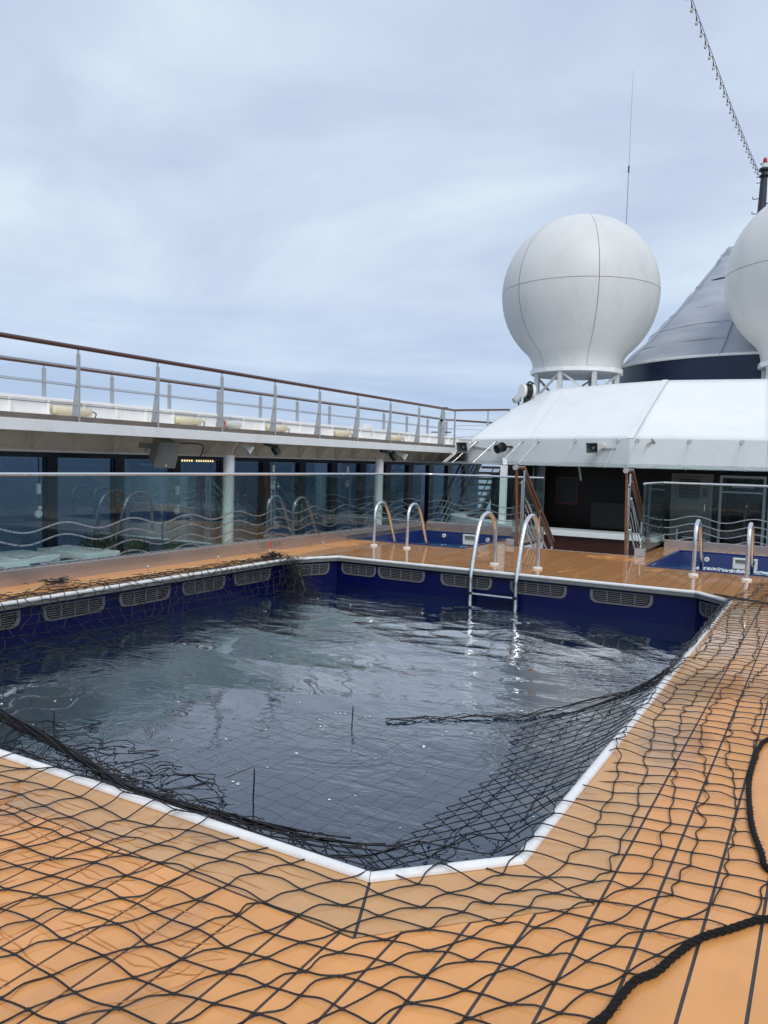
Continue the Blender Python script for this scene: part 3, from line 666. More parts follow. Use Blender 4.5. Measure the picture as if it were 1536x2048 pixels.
pol = [(-10.963, 1.503), (-10.89, 1.503), (-10.86, 1.56), (-10.74, 1.70), (-10.52, 1.80), (-10.30, 1.858), (-10.963, 1.858)]
ring = [(-10.9655, .10+.31+.30*sg*.62+.10*math.cos(a), 1.695+.10*math.sin(a)) for sg, aa in ((1, np.linspace(-math.pi/2, math.pi/2, 8)), (-1, np.linspace(math.pi/2, 1.5*math.pi, 8))) for a in aa]
while y < 24.5:
    if br is None:
        br = obj('bracket', MB().extrude([(x, 0, z) for x, z in pol], (0, .012, 0)), 'cream_paint', UP, org=(0, 0, 0)); br.location = Vector((0, y, 0))-ORG[UP]
        oval0 = obj('pressed_rim', MB().tube(ring, .009, 5, closed=True), 'cream_paint', br, org=(0, 0, 0)); c = br
    else:
        c = br.copy(); COL.objects.link(c); c.parent = UP; c.location = Vector((0, y, 0))-ORG[UP]
        if k % 4 < 2: q = oval0.copy(); COL.objects.link(q); q.parent = c
    y += gy; k += 1
st0 = MB(); st0.box(-10.978, -10.90, -.006, .006, 1.93, 2.284); s0 = None; y = 8.18-.68*16
while y < 24:
    if s0 is None: s0 = obj('stiffener', st0, 'white_paint', UP, org=(0, 0, 0)); s0.location = Vector((0, y, 0))-ORG[UP]
    else:
        c = s0.copy(); COL.objects.link(c); c.location = Vector((0, y, 0))-ORG[UP]
    y += .68
# inner railing of the upper deck
IR = thing('upper_railing', 'tall upper deck railing with brown wooden handrail along the inner edge', 'railing', (-9.52, 9, 1.985))
def post_mesh(x, z0, z1, ty=.030, w0=.17, w1=.055):
    m = MB(); zk = z0+(z1-z0)*.62
    m.extrude([(x-w0+.03, -ty/2, z0), (x+.03, -ty/2, z0), (x+.03, -ty/2, z1-.09), (x+.012, -ty/2, z1-.06), (x-.012, -ty/2, z1-.06), (x-w1+.03, -ty/2, z1-.09), (x-w1+.03, -ty/2, zk)], (0, ty, 0))
    m.tube([(x-.0, 0, z1-.062), (x-.0, 0, z1)], .012, 8); return m
p0 = None
for k in range(-7, 9):
    y = 7.62+1.525*k
    if p0 is None: p0 = obj('post', post_mesh(-9.52, 1.90, 2.955), 'post_grey', IR, org=(0, 0, 0)); p0.location = Vector((0, y, 0))-ORG[IR]
    else: c = p0.copy(); COL.objects.link(c); c.location = Vector((0, y, 0))-ORG[IR]
obj('handrail', MB().tube([(-9.52, UY0, 2.975), (-9.52, 20.45, 2.975)], .034, 12), 'rail_wood', IR, smooth=60)
for z in (2.15, 2.42, 2.69): obj('rod', MB().tube([(-9.52, UY0, z), (-9.52, 20.45, z)], .009, 8), 'steel', IR, smooth=60)
EC, ED = Vector((-9.52, 20.46, 2.975)), Vector((-8.86, 23.1, 3.17))
obj('handrail', MB().tube([EC, ED], .032, 10), 'rail_wood', IR, smooth=60)
for u in (.02, .6): p = EC.lerp(ED, u); obj('post', MB().box(p.x-.02, p.x+.02, p.y-.02, p.y+.02, 1.93, p.z-.03), 'post_grey', IR)
for z in (.45, .78): obj('rod', MB().tube([EC-Vector((0, 0, z)), ED-Vector((0, 0, z))], .009, 8), 'steel', IR)
# outer railing on the bulwark
OR = thing('upper_railing', 'lower upper deck railing with brown handrail on the outer white bulwark', 'railing', (-11.02, 9, 2.335))
p0 = None
for k in range(-7, 12):
    y = 8.18+1.363*k
    if p0 is None:
        m = MB(); m.box(-11.075, -11.0, -.012, .012, 2.335, 2.80); m.tube([(-11.04, 0, 2.80), (-11.04, 0, 2.86)], .012, 8)
        p0 = obj('post', m, 'post_grey', OR, org=(0, 0, 0)); p0.location = Vector((0, y, 0))-ORG[OR]
    else: c = p0.copy(); COL.objects.link(c); c.location = Vector((0, y, 0))-ORG[OR]
obj('handrail', MB().tube([(-11.04, UY0, 2.875), (-11.04, 23.2, 2.875), (-10.3, 25.6, 2.9), (-9.3, 27.5, 2.95)], .034, 12), 'rail_wood', OR, smooth=60)
obj('rod', MB().tube([(-11.04, UY0, 2.60), (-11.04, 23.2, 2.60), (-10.3, 25.6, 2.62), (-9.3, 27.5, 2.65)], .009, 8), 'steel', OR, smooth=60)
# window wall
WW = thing('window_wall', 'tall tinted windows in a black frame with the sea behind', 'window', (-11.2, 10, ZL))
f = MB(); f.box(-11.26, -11.12, UY0, UY1, 1.375, 1.464); obj('head_frame', f, 'dark_frame', WW); f = MB(); f.box(-11.26, -11.12, UY0, UY1, ZL, ZL+.22); obj('sill_frame', f, 'dark_frame', WW)
m0 = g0_ = None
for k in range(-8, 13):
    y = 8.31+1.388*k; w = .19+.014*max(k, 0)
    f = MB(); f.box(-11.26, -11.12, y, y+w, ZL+.221, 1.3745); obj('mullion', f, 'dark_frame', WW)
    f = MB(); f.box(-11.20, -11.19, y+w+.002, y+1.386, ZL+.222, 1.374); obj('pane', f, 'window_glass', WW)
# window latches hanging on the mullions and panes
def latch(y, zt, label, drop=.33, donut=True):
    t = thing('window_latch', label, 'window latch', (-11.1, y, zt), 'white latches hanging at the tall windows')
    obj('cord', MB().tube([(-11.1, y, zt), (-11.095, y+.01, zt-drop)], .012, 6), 'black_plastic', t)
    obj('handle', MB().box(-11.12, -11.07, y-.035, y+.035, zt-drop-.17, zt-drop), 'white_paint', t, bevel=.015)
    obj('cord', MB().tube([(-11.095, y, zt-drop-.17), (-11.095, y+.02, zt-drop-.36)], .006, 6), 'black_plastic', t)
    if donut:
        obj('knob', MB().box(-11.115, -11.075, y-.01, y+.05, zt-drop-.42, zt-drop-.36), 'white_paint', t, bevel=.01)
        obj('knob', MB().tube([(-11.115, y, zt-drop-.49), (-11.085, y, zt-drop-.49), (-11.06, y, zt-drop-.49)], [.065, .065, .03], 16), 'white_paint', t, smooth=40)
latch(8.12, 1.372, 'white window latch on a long cord at the window before the first mullion', .42)
latch(11.20, .93, 'white window latch fixed on the dark mullion under the loudspeaker', .06)
latch(14.20, 1.372, 'white window latch hanging at the window beside the reflected ladder rails', .06)
latch(17.35, 1.372, 'white window latch hanging at the window before the far pillar', .06)
for y, lab in ((11.32, 'round white pillar nearer the loudspeaker under the upper deck'), (16.95, 'round white pillar behind the left hot tub under the upper deck')):
    t = thing('pillar', lab, 'pillar', (-9.9, y, ZL), 'white pillars under the upper deck')
    obj('shaft', MB().cyl((-9.9, y), .105, ZL, 1.5, 24), 'white_paint', t, smooth=40)
    ca = MB(); P = [(-9.9-.5+.0, 1.858), (-9.9+.40, 1.858)]
    ca.extrude([(-9.98, y-.01, 1.50), (-9.82, y-.01, 1.50), (-9.79, y-.01, 1.62), (-9.62, y-.01, 1.80), (-9.55, y-.01, 1.858), (-10.5, y-.01, 1.858), (-10.3, y-.01, 1.78), (-10.02, y-.01, 1.62)], (0, .02, 0)); obj('capital', ca, 'cream_paint', t)
# lamps on the bulwark
def tube_lamp(y0, y1, label):
    t = thing('bulwark_lamp', label, 'lamp', (-10.92, (y0+y1)/2, 2.1), 'cream floodlights along the bulwark')
    m = MB(); P = [(-10.90, y0, 2.15), (-10.90, y0+.02, 2.15), (-10.90, y1-.02, 2.15), (-10.90, y1, 2.15)]; m.tube(P, [.045, .068, .068, .045], 14); obj('housing', m, 'cream_lamp', t, smooth=50)
    for y in (y0+.1, y1-.1):
        b_ = MB(); b_.box(-10.955, -10.86, y-.012, y+.012, 2.055, 2.082); b_.box(-10.977, -10.955, y-.012, y+.012, 2.055, 2.2); obj('bracket', b_, 'cream_lamp', t)
    obj('cable', MB().tube(bez([(-10.9, y1, 2.16), (-10.88, y1+.09, 2.13), (-10.9, y1+.06, 2.02), (-10.93, y1+.03, 1.94)], 5), .010, 6), 'black_plastic', t)
for y0, y1, lab in ((8.23, 8.98, 'cream tube floodlight with red wire behind the first tall post'), (10.93, 11.61, 'cream tube floodlight above the loudspeaker'), (13.71, 14.40, 'cream tube floodlight split by a grey railing post'), (16.42, 17.1, 'cream tube floodlight before the small white box'), (19.19, 19.9, 'cream tube floodlight furthest along the bulwark')):
    tube_lamp(y0, y1, lab)
t = thing('projector_lamp', 'white projector lamp with a pink coil on the bulwark above the near pillar', 'lamp', (-10.9, 12.4, 2.1))
obj('housing', MB().tube([(-10.9, 12.35, 2.15), (-10.88, 12.62, 2.15), (-10.87, 12.72, 2.15)], [.05, .09, .10], 12), 'horn_grey', t, smooth=50)
obj('coil', MB().tube([(-10.88+.0*math.cos(a), 12.22+.075*math.cos(a), 2.14+.075*math.sin(a)) for a in np.linspace(0, 2*math.pi, 17)[:-1]], .018, 6, closed=True), 'red_cable', t, smooth=True)
obj('base', MB().box(-10.95, -10.85, 12.4, 12.6, 2.02, 2.07), 'white_paint', t)
t = thing('junction_box', 'small white junction box on top of the bulwark', 'box', (-11, 18.1, 2.3))
obj('case', MB().box(-11.05, -10.92, 17.95, 18.28, 2.336, 2.44), 'white_paint', t, bevel=.012); obj('conduit', MB().tube([(-10.9, 18.25, 2.40), (-10.89, 18.27, 2.1), (-10.93, 18.27, 1.93)], .014, 6), 'white_paint', t)
t = thing('telescope_stand', 'grey coin telescope stand at the far end of the upper deck', 'telescope', (-9.75, 20, 1.93))
obj('column', MB().bar((-9.72, 20, 1.93), (-9.72, 20, 2.62), .13, .09), 'grey_paint', t, bevel=.01); obj('arm', MB().bar((-9.72, 20, 2.6), (-9.68, 20.05, 3.0), .07, .05), 'grey_paint', t)
obj('foot', MB().bar((-10.0, 20, 2.33), (-9.4, 20.05, 2.33), .04, .03), 'black_plastic', t); obj('head', MB().bar((-9.8, 20, 3.02), (-9.55, 20.1, 3.02), .05, .03), 'black_plastic', t); obj('knob', MB().tube([(-9.66, 19.96, 2.68), (-9.62, 19.9, 2.66)], .05, 8), 'black_plastic', t)
# loudspeaker and spotlights under the overhang
def loudspeaker():
    t = thing('loudspeaker', 'grey boxy loudspeaker tilted down under the upper deck edge', 'loudspeaker', (-9.75, 9.75, 1.5))
    fwd = Vector((.90, -.22, -.42)).normalized(); side = fwd.cross(Vector((0, 0, 1))).normalized(); up = side.cross(fwd); c = Vector((-9.84, 9.62, 1.50))
    P = lambda u, w, d: c+side*u+up*w+fwd*d
    m = MB(); w, h = .20, .235
    vs = [P(-w, -h, .12), P(w, -h, .12), P(w, h, .12), P(-w, h, .12), P(-w*.55, -h*.8, -.28), P(w*.55, -h*.8, -.28), P(w*.55, h*.85, -.28), P(-w*.55, h*.85, -.28)]
    m.add(vs, [(0, 1, 2, 3), (7, 6, 5, 4), (0, 4, 5, 1), (1, 5, 6, 2), (2, 6, 7, 3), (3, 7, 4, 0)]); obj('cabinet', m, 'grey_plastic', t, bevel=.012)
    m = MB(); m.obox(P(0, 0, .128), w*.86, h*.9, .006, (side, up, fwd)); obj('grille', m, 'grey_grille', t)
    m = MB(); m.obox(P(.0, -h*.72, .136), .014, .016, .003, (side, up, fwd)); obj('badge', m, 'white_paint', t)
    m = MB(); m.bar(P(0, 0, -.27), (-10.2, 9.4, 1.62), .05, .09); obj('mount', m, 'grey_plastic', t)
    obj('cable', MB().tube(bez([P(w, h*.2, -.02)+Vector((0, .03, .1)), (-9.72, 10.30, 1.68), (-9.72, 10.42, 1.56), (-9.75, 10.36, 1.44)], 6), .012, 6), 'black_plastic', t, smooth=True)
loudspeaker()
def spot(p, d, label, material='black_plastic', r=.075, L=.17):
    t = thing('spotlight', label, 'spotlight', p, 'spotlights under eaves and overhangs'); p = Vector(p); d = Vector(d).normalized()
    obj('barrel', MB().tube([p-d*L*.5, p-d*L*.35, p+d*L*.5], [r*.75, r, r], 16), material, t, smooth=50)
    obj('lens', MB().tube([p+d*(L*.5+.001), p+d*(L*.5+.006)], r*.85, 16), 'dark_frame', t)
    for k in range(3): obj('fin', MB().tube([p-d*L*(.1+.12*k), p-d*L*(.1+.12*k)+d*.012], r*1.1, 16), material, t, smooth=50)
    return t
def arm(t, a, b, w=.03, material='black_plastic'): obj('arm', MB().bar(a, b, w, w), material, t)
s_ = spot((-9.62, 12.38, 1.63), (.35, .35, -.75), 'black spotlight under the overhang just past the near pillar'); arm(s_, (-9.64, 12.30, 1.70), (-9.64, 12.05, 1.75), .06)
s_ = spot((-9.62, 17.15, 1.60), (.4, .3, -.75), 'black spotlight under the overhang above the far pillar', r=.085, L=.22); arm(s_, (-9.66, 17.0, 1.68), (-9.66, 16.6, 1.72), .07)
def horn(p, d, label, s=1., back=(0, 0, 0)):
    """square-mouthed loudhailer: flared bell, driver at the rear, bracket"""
    t = thing('horn_speaker', label, 'loudspeaker', p, 'square horn loudspeakers'); p = Vector(p); d = Vector(d).normalized(); sd = d.cross(Vector((0, 0, 1))).normalized(); up = sd.cross(d)
    m = MB(); vs = []; prof = [(.02, .05), (.12, .055), (.22, .075), (.34, .115), (.40, .15)]
    for dist, hw in prof:
        for i, j in ((-1, -1), (1, -1), (1, 1), (-1, 1)): vs.append(p+d*(dist-.4)*s+sd*i*hw*s*1.15+up*j*hw*s*.85)
    fs = []
    for k in range(len(prof)-1):
        for i in range(4): fs.append((k*4+i, k*4+(i+1) % 4, k*4+4+(i+1) % 4, k*4+4+i))
    n = len(vs)                                 # mouth: recessed dark throat
    hw = .135
    for i, j in ((-1, -1), (1, -1), (1, 1), (-1, 1)): vs.append(p+sd*i*hw*s*1.15+up*j*hw*s*.85)
    for i, j in ((-1, -1), (1, -1), (1, 1), (-1, 1)): vs.append(p-d*.16*s+sd*i*.06*s+up*j*.05*s)
    for i in range(4): fs += [((len(prof)-1)*4+i, (len(prof)-1)*4+(i+1) % 4, n+(i+1) % 4, n+i), (n+i, n+(i+1) % 4, n+4+(i+1) % 4, n+4+i)]
    k0 = len(fs)-8; lip = [f for f in fs[k0:] if min(f) < n]; inner = [f for f in fs[k0:] if min(f) >= n]+[(n+4, n+5, n+6, n+7)]; fs = fs[:k0]+lip
    m.add(vs, fs); obj('bell', m, 'horn_grey', t); m = MB(); m.add(vs, inner); obj('mouth', m, 'mouth_grey', t)
    obj('throat', MB().tube([p-d*.158*s, p-d*.05*s], [.05*s, .035*s], 12), 'grey_plastic', t, smooth=50)
    obj('driver', MB().tube([p-d*.38*s, p-d*.42*s, p-d*.52*s, p-d*.55*s], [.07*s, .095*s, .095*s, .06*s], 16), 'horn_grey', t, smooth=50)
    if any(back): obj('bracket', MB().bar(p-d*.38*s-up*.05*s, Vector(back), .035, .035), 'grey_paint', t)
horn((-9.63, 11.63, 1.60), (.30, .42, -.3), 'grey square horn loudspeaker under the overhang above the near pillar', .62, (-9.75, 11.4, 1.76))
horn((-9.6, 17.75, 1.58), (.45, .45, -.3), 'grey square horn loudspeaker under the overhang above the far pillar', .7, (-9.75, 17.5, 1.78))
t = thing('festoon_strip', 'short strip of small lit yellow lamps hanging by the loudspeaker', 'string lights', (-11.0, 11.6, 1.37))
obj('cable', MB().tube([(-10.95, 11.1, 1.405), (-10.95, 12.1, 1.405)], .008, 6), 'black_plastic', t)
for k in range(14):
    if k == 5: continue
    obj('lamp', MB().lathe((-10.95, 11.17+.066*k, 1.37), [(.001, -.020), (.012, -.013), (.016, .0), (.011, .014), (.006, .022)], 8), 'led', t)
# white tables and shrubs on the lower deck
def table(x0, x1, y0, y1, label, z=-.085):
    t = thing('side_table', label, 'table', ((x0+x1)/2, (y0+y1)/2, ZL), 'white tables by the windows')
    obj('table_top', MB().box(x0, x1, y0, y1, z-.10, z), 'table_white', t, bevel=.008)
    for x in (x0+.12, x1-.12):
        for y in (y0+.12, y1-.12): obj('leg', MB().box(x-.03, x+.03, y-.03, y+.03, ZL, z-.1005), 'table_white', t)
table(-11.05, -9.86, 8.05, 8.70, 'white table standing against the windows next to the shrubs')
table(-11.05, -10.15, 7.05, 7.80, 'white table standing against the windows away from the shrubs')
table(-10.75, -9.92, 6.25, 7.12, 'white table cut by the edge of the photo, nearest the glass', -.10)
table(-9.78, -9.42, 7.18, 8.05, 'narrow white table just behind the glass railing', -.13)
def shrub(x, y, zt, r, label):
    t = thing('shrub', label, 'shrub', (x, y, ZL), 'green shrubs by the windows')
    obj('planter', MB().lathe((x, y, ZL), [(.02, 0), (.2, 0), (.25, .4), (.23, .4), (.21, .36), (.01, .36)], 18), 'grey_plastic', t, smooth=40)
    st = MB()
    for k in range(7): a = random.uniform(0, 6.28); st.tube(bez([(x, y, ZL+.36), (x+.1*math.cos(a), y+.1*math.sin(a), ZL+.6), (x+r*.6*math.cos(a), y+r*.6*math.sin(a), zt-.15)], 4), .008, 5)
    obj('stems', st, 'twig', t)
    lf = MB(); H = zt-ZL-.45
    for _ in range(900):
        u = np.array([random.gauss(0, 1) for _ in range(3)]); u /= np.linalg.norm(u); rr = random.uniform(.55, 1.05)
        c = Vector((x+u[0]*r*rr, y+u[1]*r*rr, ZL+.45+H/2+u[2]*H/2*rr)); d = Vector([random.gauss(0, 1) for _ in range(3)]).normalized(); e = d.orthogonal().normalized(); s = random.uniform(.022, .045)
        lf.add([c-d*s, c+e*s*.5, c+d*s, c-e*s*.5], [(0, 1, 2, 3)])
    obj('leaves', lf, 'leaf', t, kind='stuff')
shrub(-10.72, 8.98, .17, .30, 'tallest green shrub beside the white table end')
shrub(-10.45, 9.62, .03, .24, 'middle low green shrub behind the glass railing')
shrub(-10.3, 10.35, -.08, .24, 'lowest green shrub, farthest from the white tables')

# ------------------------------------------------------------------ far stairway, counter, post
FS = thing('far_stairway', 'open steel stairway with pale treads climbing behind the glass corner', 'stairs', (-9.7, 22, ZL))
for k in range(13):
    y = 21.0+.215*k; z = ZL+.18*(k+1)+.14; obj('tread', MB().box(-9.95+.01*k, -9.25+.01*k, y, y+.26, z-.03, z+.045), 'white_paint', FS)
for x in (-10.0, -9.15): obj('stringer', MB().bar((x, 20.85, ZL+.05), (x, 24.0, ZL+2.75), .04, .2), 'grey_paint', FS)
for d in (.35, .62, .9): obj('rail', MB().tube([(-10.05, 20.9, ZL+.0+d), (-10.05, 23.6, ZL+2.33+d)], .018, 8), 'white_paint', FS, smooth=60)  # white paint stands in for light on the steel rails
obj('rail', MB().tube([(-10.1, 20.6, ZL+.9), (-10.1, 23.4, ZL+3.3)], .03, 8), 'rail_wood', FS, smooth=60)
for d in (.45, .85): obj('rail', MB().tube([(-9.1, 20.9, ZL+d), (-9.1, 22.6, ZL+1.46+d)], .016, 8), 'white_paint', FS, smooth=60)  # steel as well, its lit look painted in white
CT = thing('bar_counter', 'white curved counter with a dark sunk opening behind the glass railing', 'counter', (-8.5, 20, ZL))
out = bez([(-6.62, 17.15, 0), (-7.5, 17.75, 0), (-8.75, 18.95, 0), (-9.1, 19.7, 0), (-9.15, 21.2, 0), (-8.8, 22.3, 0), (-7.9, 22.3, 0), (-7.05, 19.6, 0), (-6.62, 17.15, 0)], 5)[:-1]
obj('worktop', MB().extrude([(p.x, p.y, -.12) for p in out[::-1]], (0, 0, .2)), 'table_white', CT, bevel=.015)
inn_ = [(-7.72+.75*math.cos(a)-.35*math.sin(a), 19.2+.95*math.sin(a), .0815) for a in np.linspace(0, 2*math.pi, 20)[:-1]]
obj('basin', MB().extrude(inn_, (0, 0, .004)), 'dark_frame', CT)
obj('cabinet', MB().extrude([(-7.9+(p.x+7.9)*.85, 19.8+(p.y-19.8)*.85, ZL) for p in out[::-1]], (0, 0, .829)), 'white_paint', CT)
SP = thing('support_post', 'white square post between the curved counter and the wooden handrail', 'post', (-6.80, 17.55, ZL))
obj('shaft', MB().box(-6.88, -6.74, 17.48, 17.62, ZL, 1.44), 'white_paint', SP, bevel=.008)
obj('beam', MB().bar((-6.81, 17.6, 1.50), (-7.64, 19.66, 1.60), .10, .08), 'white_paint', SP)

# ------------------------------------------------------------------ deckhouse: walls, fascia, roof, awning
DH = thing('deckhouse', 'white tent-roofed deckhouse with a shaded bar under a glass awning', 'deckhouse', (-3.85, 21, ZL))
E = [(-11.2, 24.6), (-8.87, 20.11), (-4.10, 18.41), (-1.28, 18.94), (2.2, 20.2), (4.6, 24.5)]
T = [(-9.9, 29.), (-8.9, 25.2), (-7.35, 22.75), (-5.3, 21.75), (-3.9, 21.2), (-1.54, 21.55), (1.6, 22.6), (3.2, 27)]
ZE, ZF, ZT = 2.134, 1.545, 3.745
def wall_run(pts, z0, z1, name, material, parent, thick=.06, gap=.0):
    for a, b in zip(pts[:-1], pts[1:]):
        a2, b2 = Vector((*a, 0)), Vector((*b, 0)); d = (b2-a2).normalized(); nn = Vector((-d.y, d.x, 0))*thick
        a2 += d*gap; b2 -= d*gap
        obj(name, MB().extrude([(a2.x, a2.y, z0), (b2.x, b2.y, z0), (b2.x, b2.y, z1), (a2.x, a2.y, z1)], nn), material, parent, bevel=.006)
wall_run(E, ZF, ZE, 'fascia_panel', 'fascia_white', DH, .06, .003)
def roof_panel(e0, e1, t0, t1, name='roof_panel', bulge=.03, nseg=14, mt='white_fabric'):
    vs = []; fs = []; m = 12
    for j in range(m+1):
        v = j/m
        for i in range(nseg+1):
            u = i/nseg; b0 = Vector((*e0, ZE)).lerp(Vector((*e1, ZE)), u); b1 = Vector((*t0, ZT)).lerp(Vector((*t1, ZT)), u)
            p = b0.lerp(b1, v); p.z += bulge*math.sin(math.pi*v)+.012*math.sin(5.1*u+3*v)*math.sin(math.pi*v)*math.sin(math.pi*u)+(.08*v*v if v > .8 else 0)*0
            vs.append(p)
    for j in range(m):
        for i in range(nseg): a = j*(nseg+1)+i; fs.append((a, a+1, a+nseg+2, a+nseg+1))
    o = obj(name, MB().add(vs, fs), mt, DH, smooth=True)
    s = o.modifiers.new('thick', 'SOLIDIFY'); s.thickness = .02; s.offset = -1
lerp2 = lambda a, b, u: (a[0]+(b[0]-a[0])*u, a[1]+(b[1]-a[1])*u)
roof_panel(E[0], E[1], T[0], T[1])
def left_panel():
    """one continuous membrane from the left corner to the main seam, its ridge following the curved roof line"""
    Tk = [T[1], T[2], T[3], T[4]]; us = [0, .36, .7, 1]; nu, nv = 42, 16; vs = []; fs = []
    for j in range(nv+1):
        v = j/nv
        for i in range(nu+1):
            u = i/nu; e = lerp2(E[1], E[2], u); t = (float(np.interp(u, us, [p[0] for p in Tk])), float(np.interp(u, us, [p[1] for p in Tk])))
            p = Vector((*e, ZE)).lerp(Vector((*t, ZT)), v); p.z += .03*math.sin(math.pi*v)+.010*math.sin(9*u+4*v)*math.sin(math.pi*v); vs.append(p)
    for j in range(nv):
        for i in range(nu): a = j*(nu+1)+i; fs.append((a, a+1, a+nu+2, a+nu+1))
    o = obj('roof_panel', MB().add(vs, fs), 'white_fabric', DH, smooth=True); m = o.modifiers.new('thick', 'SOLIDIFY'); m.thickness = .02; m.offset = -1
left_panel()
roof_panel(E[2], E[3], T[4], T[5]); roof_panel(E[3], E[4], T[5], T[6]); roof_panel(E[4], E[5], T[6], T[7])
top = MB(); top.extrude([(x, y, ZT-.12) for x, y in T]+[(3.2, 38, ZT-.12), (-9.9, 38, ZT-.12)], (0, 0, .10)); obj('roof_top', top, 'white_paint', DH)
for e, tt, w in ((E[2], T[4], .075), (lerp2(E[1], E[2], .42), lerp2(T[2], T[3], .2), .012)):   # welded seam strips
    m = MB(); n = 14; vs = []
    d = (Vector((*tt, 0))-Vector((*e, 0))).normalized(); sd = Vector((-d.y, d.x, 0))*w
    for j in range(n+1):
        v = j/n; p = Vector((*e, ZE)).lerp(Vector((*tt, ZT)), v); p.z += .03*math.sin(math.pi*v)+.012; vs += [p-sd, p+sd]
    m.add(vs, [(2*j, 2*j+1, 2*j+3, 2*j+2) for j in range(n)]); obj('seam_strip', m, 'fascia_white', DH, smooth=True)
# soffit and interior
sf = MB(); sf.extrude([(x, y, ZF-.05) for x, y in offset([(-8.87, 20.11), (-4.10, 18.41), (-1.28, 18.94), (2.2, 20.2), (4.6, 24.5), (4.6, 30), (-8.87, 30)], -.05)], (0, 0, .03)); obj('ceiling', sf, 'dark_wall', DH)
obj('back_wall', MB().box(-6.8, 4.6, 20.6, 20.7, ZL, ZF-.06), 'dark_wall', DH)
obj('side_wall', MB().box(-8.75, -7.7, 22.6, 22.7, ZL, ZF-.06), 'wall_grey', DH)
obj('side_wall', MB().box(-7.0, -6.9, 19.3, 22.0, ZL, ZF-.06), 'dark_wall', DH)
obj('glazed_screen', MB().box(-7.95, -7.0, 19.6, 19.63, ZL, 1.2), 'dark_glass', DH)
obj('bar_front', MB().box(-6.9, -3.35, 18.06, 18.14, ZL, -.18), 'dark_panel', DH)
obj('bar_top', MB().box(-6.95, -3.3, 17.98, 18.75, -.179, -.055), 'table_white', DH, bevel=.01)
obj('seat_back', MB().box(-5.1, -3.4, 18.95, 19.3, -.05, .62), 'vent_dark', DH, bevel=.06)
sc = MB()
for a, b in (((-6.46, 1.16), (-5.88, 1.16)), ((-6.46, .46), (-5.88, .46)), ((-6.46, .46), (-6.46, 1.16)), ((-5.88, .46), (-5.88, 1.16))): sc.bar((a[0], 20.585, a[1]), (b[0], 20.585, b[1]), .035, .035, (0, 1, 0))
o = obj('screen_frame', sc, 'red_frame', DH); obj('screen', MB().box(-6.45, -5.89, 20.575, 20.595, .47, 1.15), 'black_plastic', o)
for x in (-6.75, -6.62): obj('pipe', MB().tube([(x, 19.5, ZL), (x, 19.5, ZF-.06)], .02, 8), 'grey_plastic', DH, smooth=True)
for x in (-7.2, -6.9): obj('ceiling_lamp', MB().cyl((x, 19.2), .07, ZF-.09, ZF-.051, 12), 'white_paint', DH)
obj('hook', MB().bar((-5.4, 18.9, ZF-.06), (-5.33, 18.9, 1.12), .02, .05), 'grey_plastic', DH)
# louvred door and glass doors to the right
D_ = thing('louvred_door', 'grey utility door with a louvre grille in its upper half', 'door', (-3.0, 20.5, ZL))
obj('leaf', MB().box(-3.43, -2.60, 20.50, 20.54, ZL, 1.29), 'louver', D_)
fr = MB(); fr.box(-3.50, -3.43, 20.48, 20.56, ZL, 1.36); fr.box(-2.60, -2.53, 20.48, 20.56, ZL, 1.36); fr.box(-3.43, -2.60, 20.48, 20.56, 1.291, 1.36); obj('door_frame', fr, 'louver', D_)
g_ = MB(); g_.box(-3.32, -2.82, 20.494, 20.499, .74, 1.22); o = obj('grille_recess', g_, 'vent_dark', D_)
for k in range(10):
    z = .765+.047*k; s_ = MB(); s_.obox((-3.07, 20.482, z), .25, .016, .004, ((1, 0, 0), (0, .8, -.6), (0, .6, .8))); obj('louvre', s_, 'louver', o)
gf = MB(); gf.box(-3.36, -3.32, 20.46, 20.499, .70, 1.26); gf.box(-2.82, -2.78, 20.46, 20.499, .70, 1.26); gf.box(-3.32, -2.82, 20.46, 20.499, 1.22, 1.26); gf.box(-3.32, -2.82, 20.46, 20.499, .70, .74); obj('grille_frame', gf, 'louver', D_)
obj('keypad', MB().box(-2.75, -2.65, 20.48, 20.499, .78, 1.0), 'black_plastic', D_); obj('handle', MB().bar((-2.70, 20.47, .45), (-2.70, 20.47, .62), .02, .02), 'chrome', D_)
D2_ = thing('glass_doors', 'dark glass double doors in a grey metal frame under the awning', 'door', (-1.6, 20.5, ZL))
for x0, x1 in ((-2.38, -1.36), (-1.30, -.3), (-.25, .75)):
    f = MB(); f.box(x0, x0+.06, 20.46, 20.52, ZL, 1.34); f.box(x1-.06, x1, 20.46, 20.52, ZL, 1.34); f.box(x0+.06, x1-.06, 20.46, 20.52, 1.28, 1.34); f.box(x0+.06, x1-.06, 20.46, 20.52, ZL, ZL+.12); f.box(x0+.06, x1-.06, 20.46, 20.52, .92, .96); o = obj('leaf', f, 'post_grey', D2_)
    obj('pane', MB().box(x0+.06, x1-.06, 20.485, 20.495, ZL+.12, .92), 'dark_glass', o); obj('pane', MB().box(x0+.06, x1-.06, 20.485, 20.495, .96, 1.28), 'dark_glass', o)
obj('sign_plate', MB().box(-2.1, -1.6, 20.44, 20.458, 1.05, 1.16), 'grey_paint', D2_)
t = thing('deck_cabinet', 'dark steel cabinet with a white button behind the right glass railing', 'cabinet', (-2.6, 18.5, ZL))
obj('case', MB().box(-2.95, -2.45, 18.3, 18.7, ZL, .12), 'dark_frame', t, bevel=.01); obj('edging', MB().box(-2.97, -2.94, 18.28, 18.3, ZL, .13), 'steel', t); obj('button', MB().tube([(-2.62, 18.298, -.18), (-2.62, 18.28, -.18)], .035, 12), 'white_paint', t); obj('lettering', MB().box(-2.85, -2.6, 18.294, 18.299, -.04, -.028), 'steel', t)
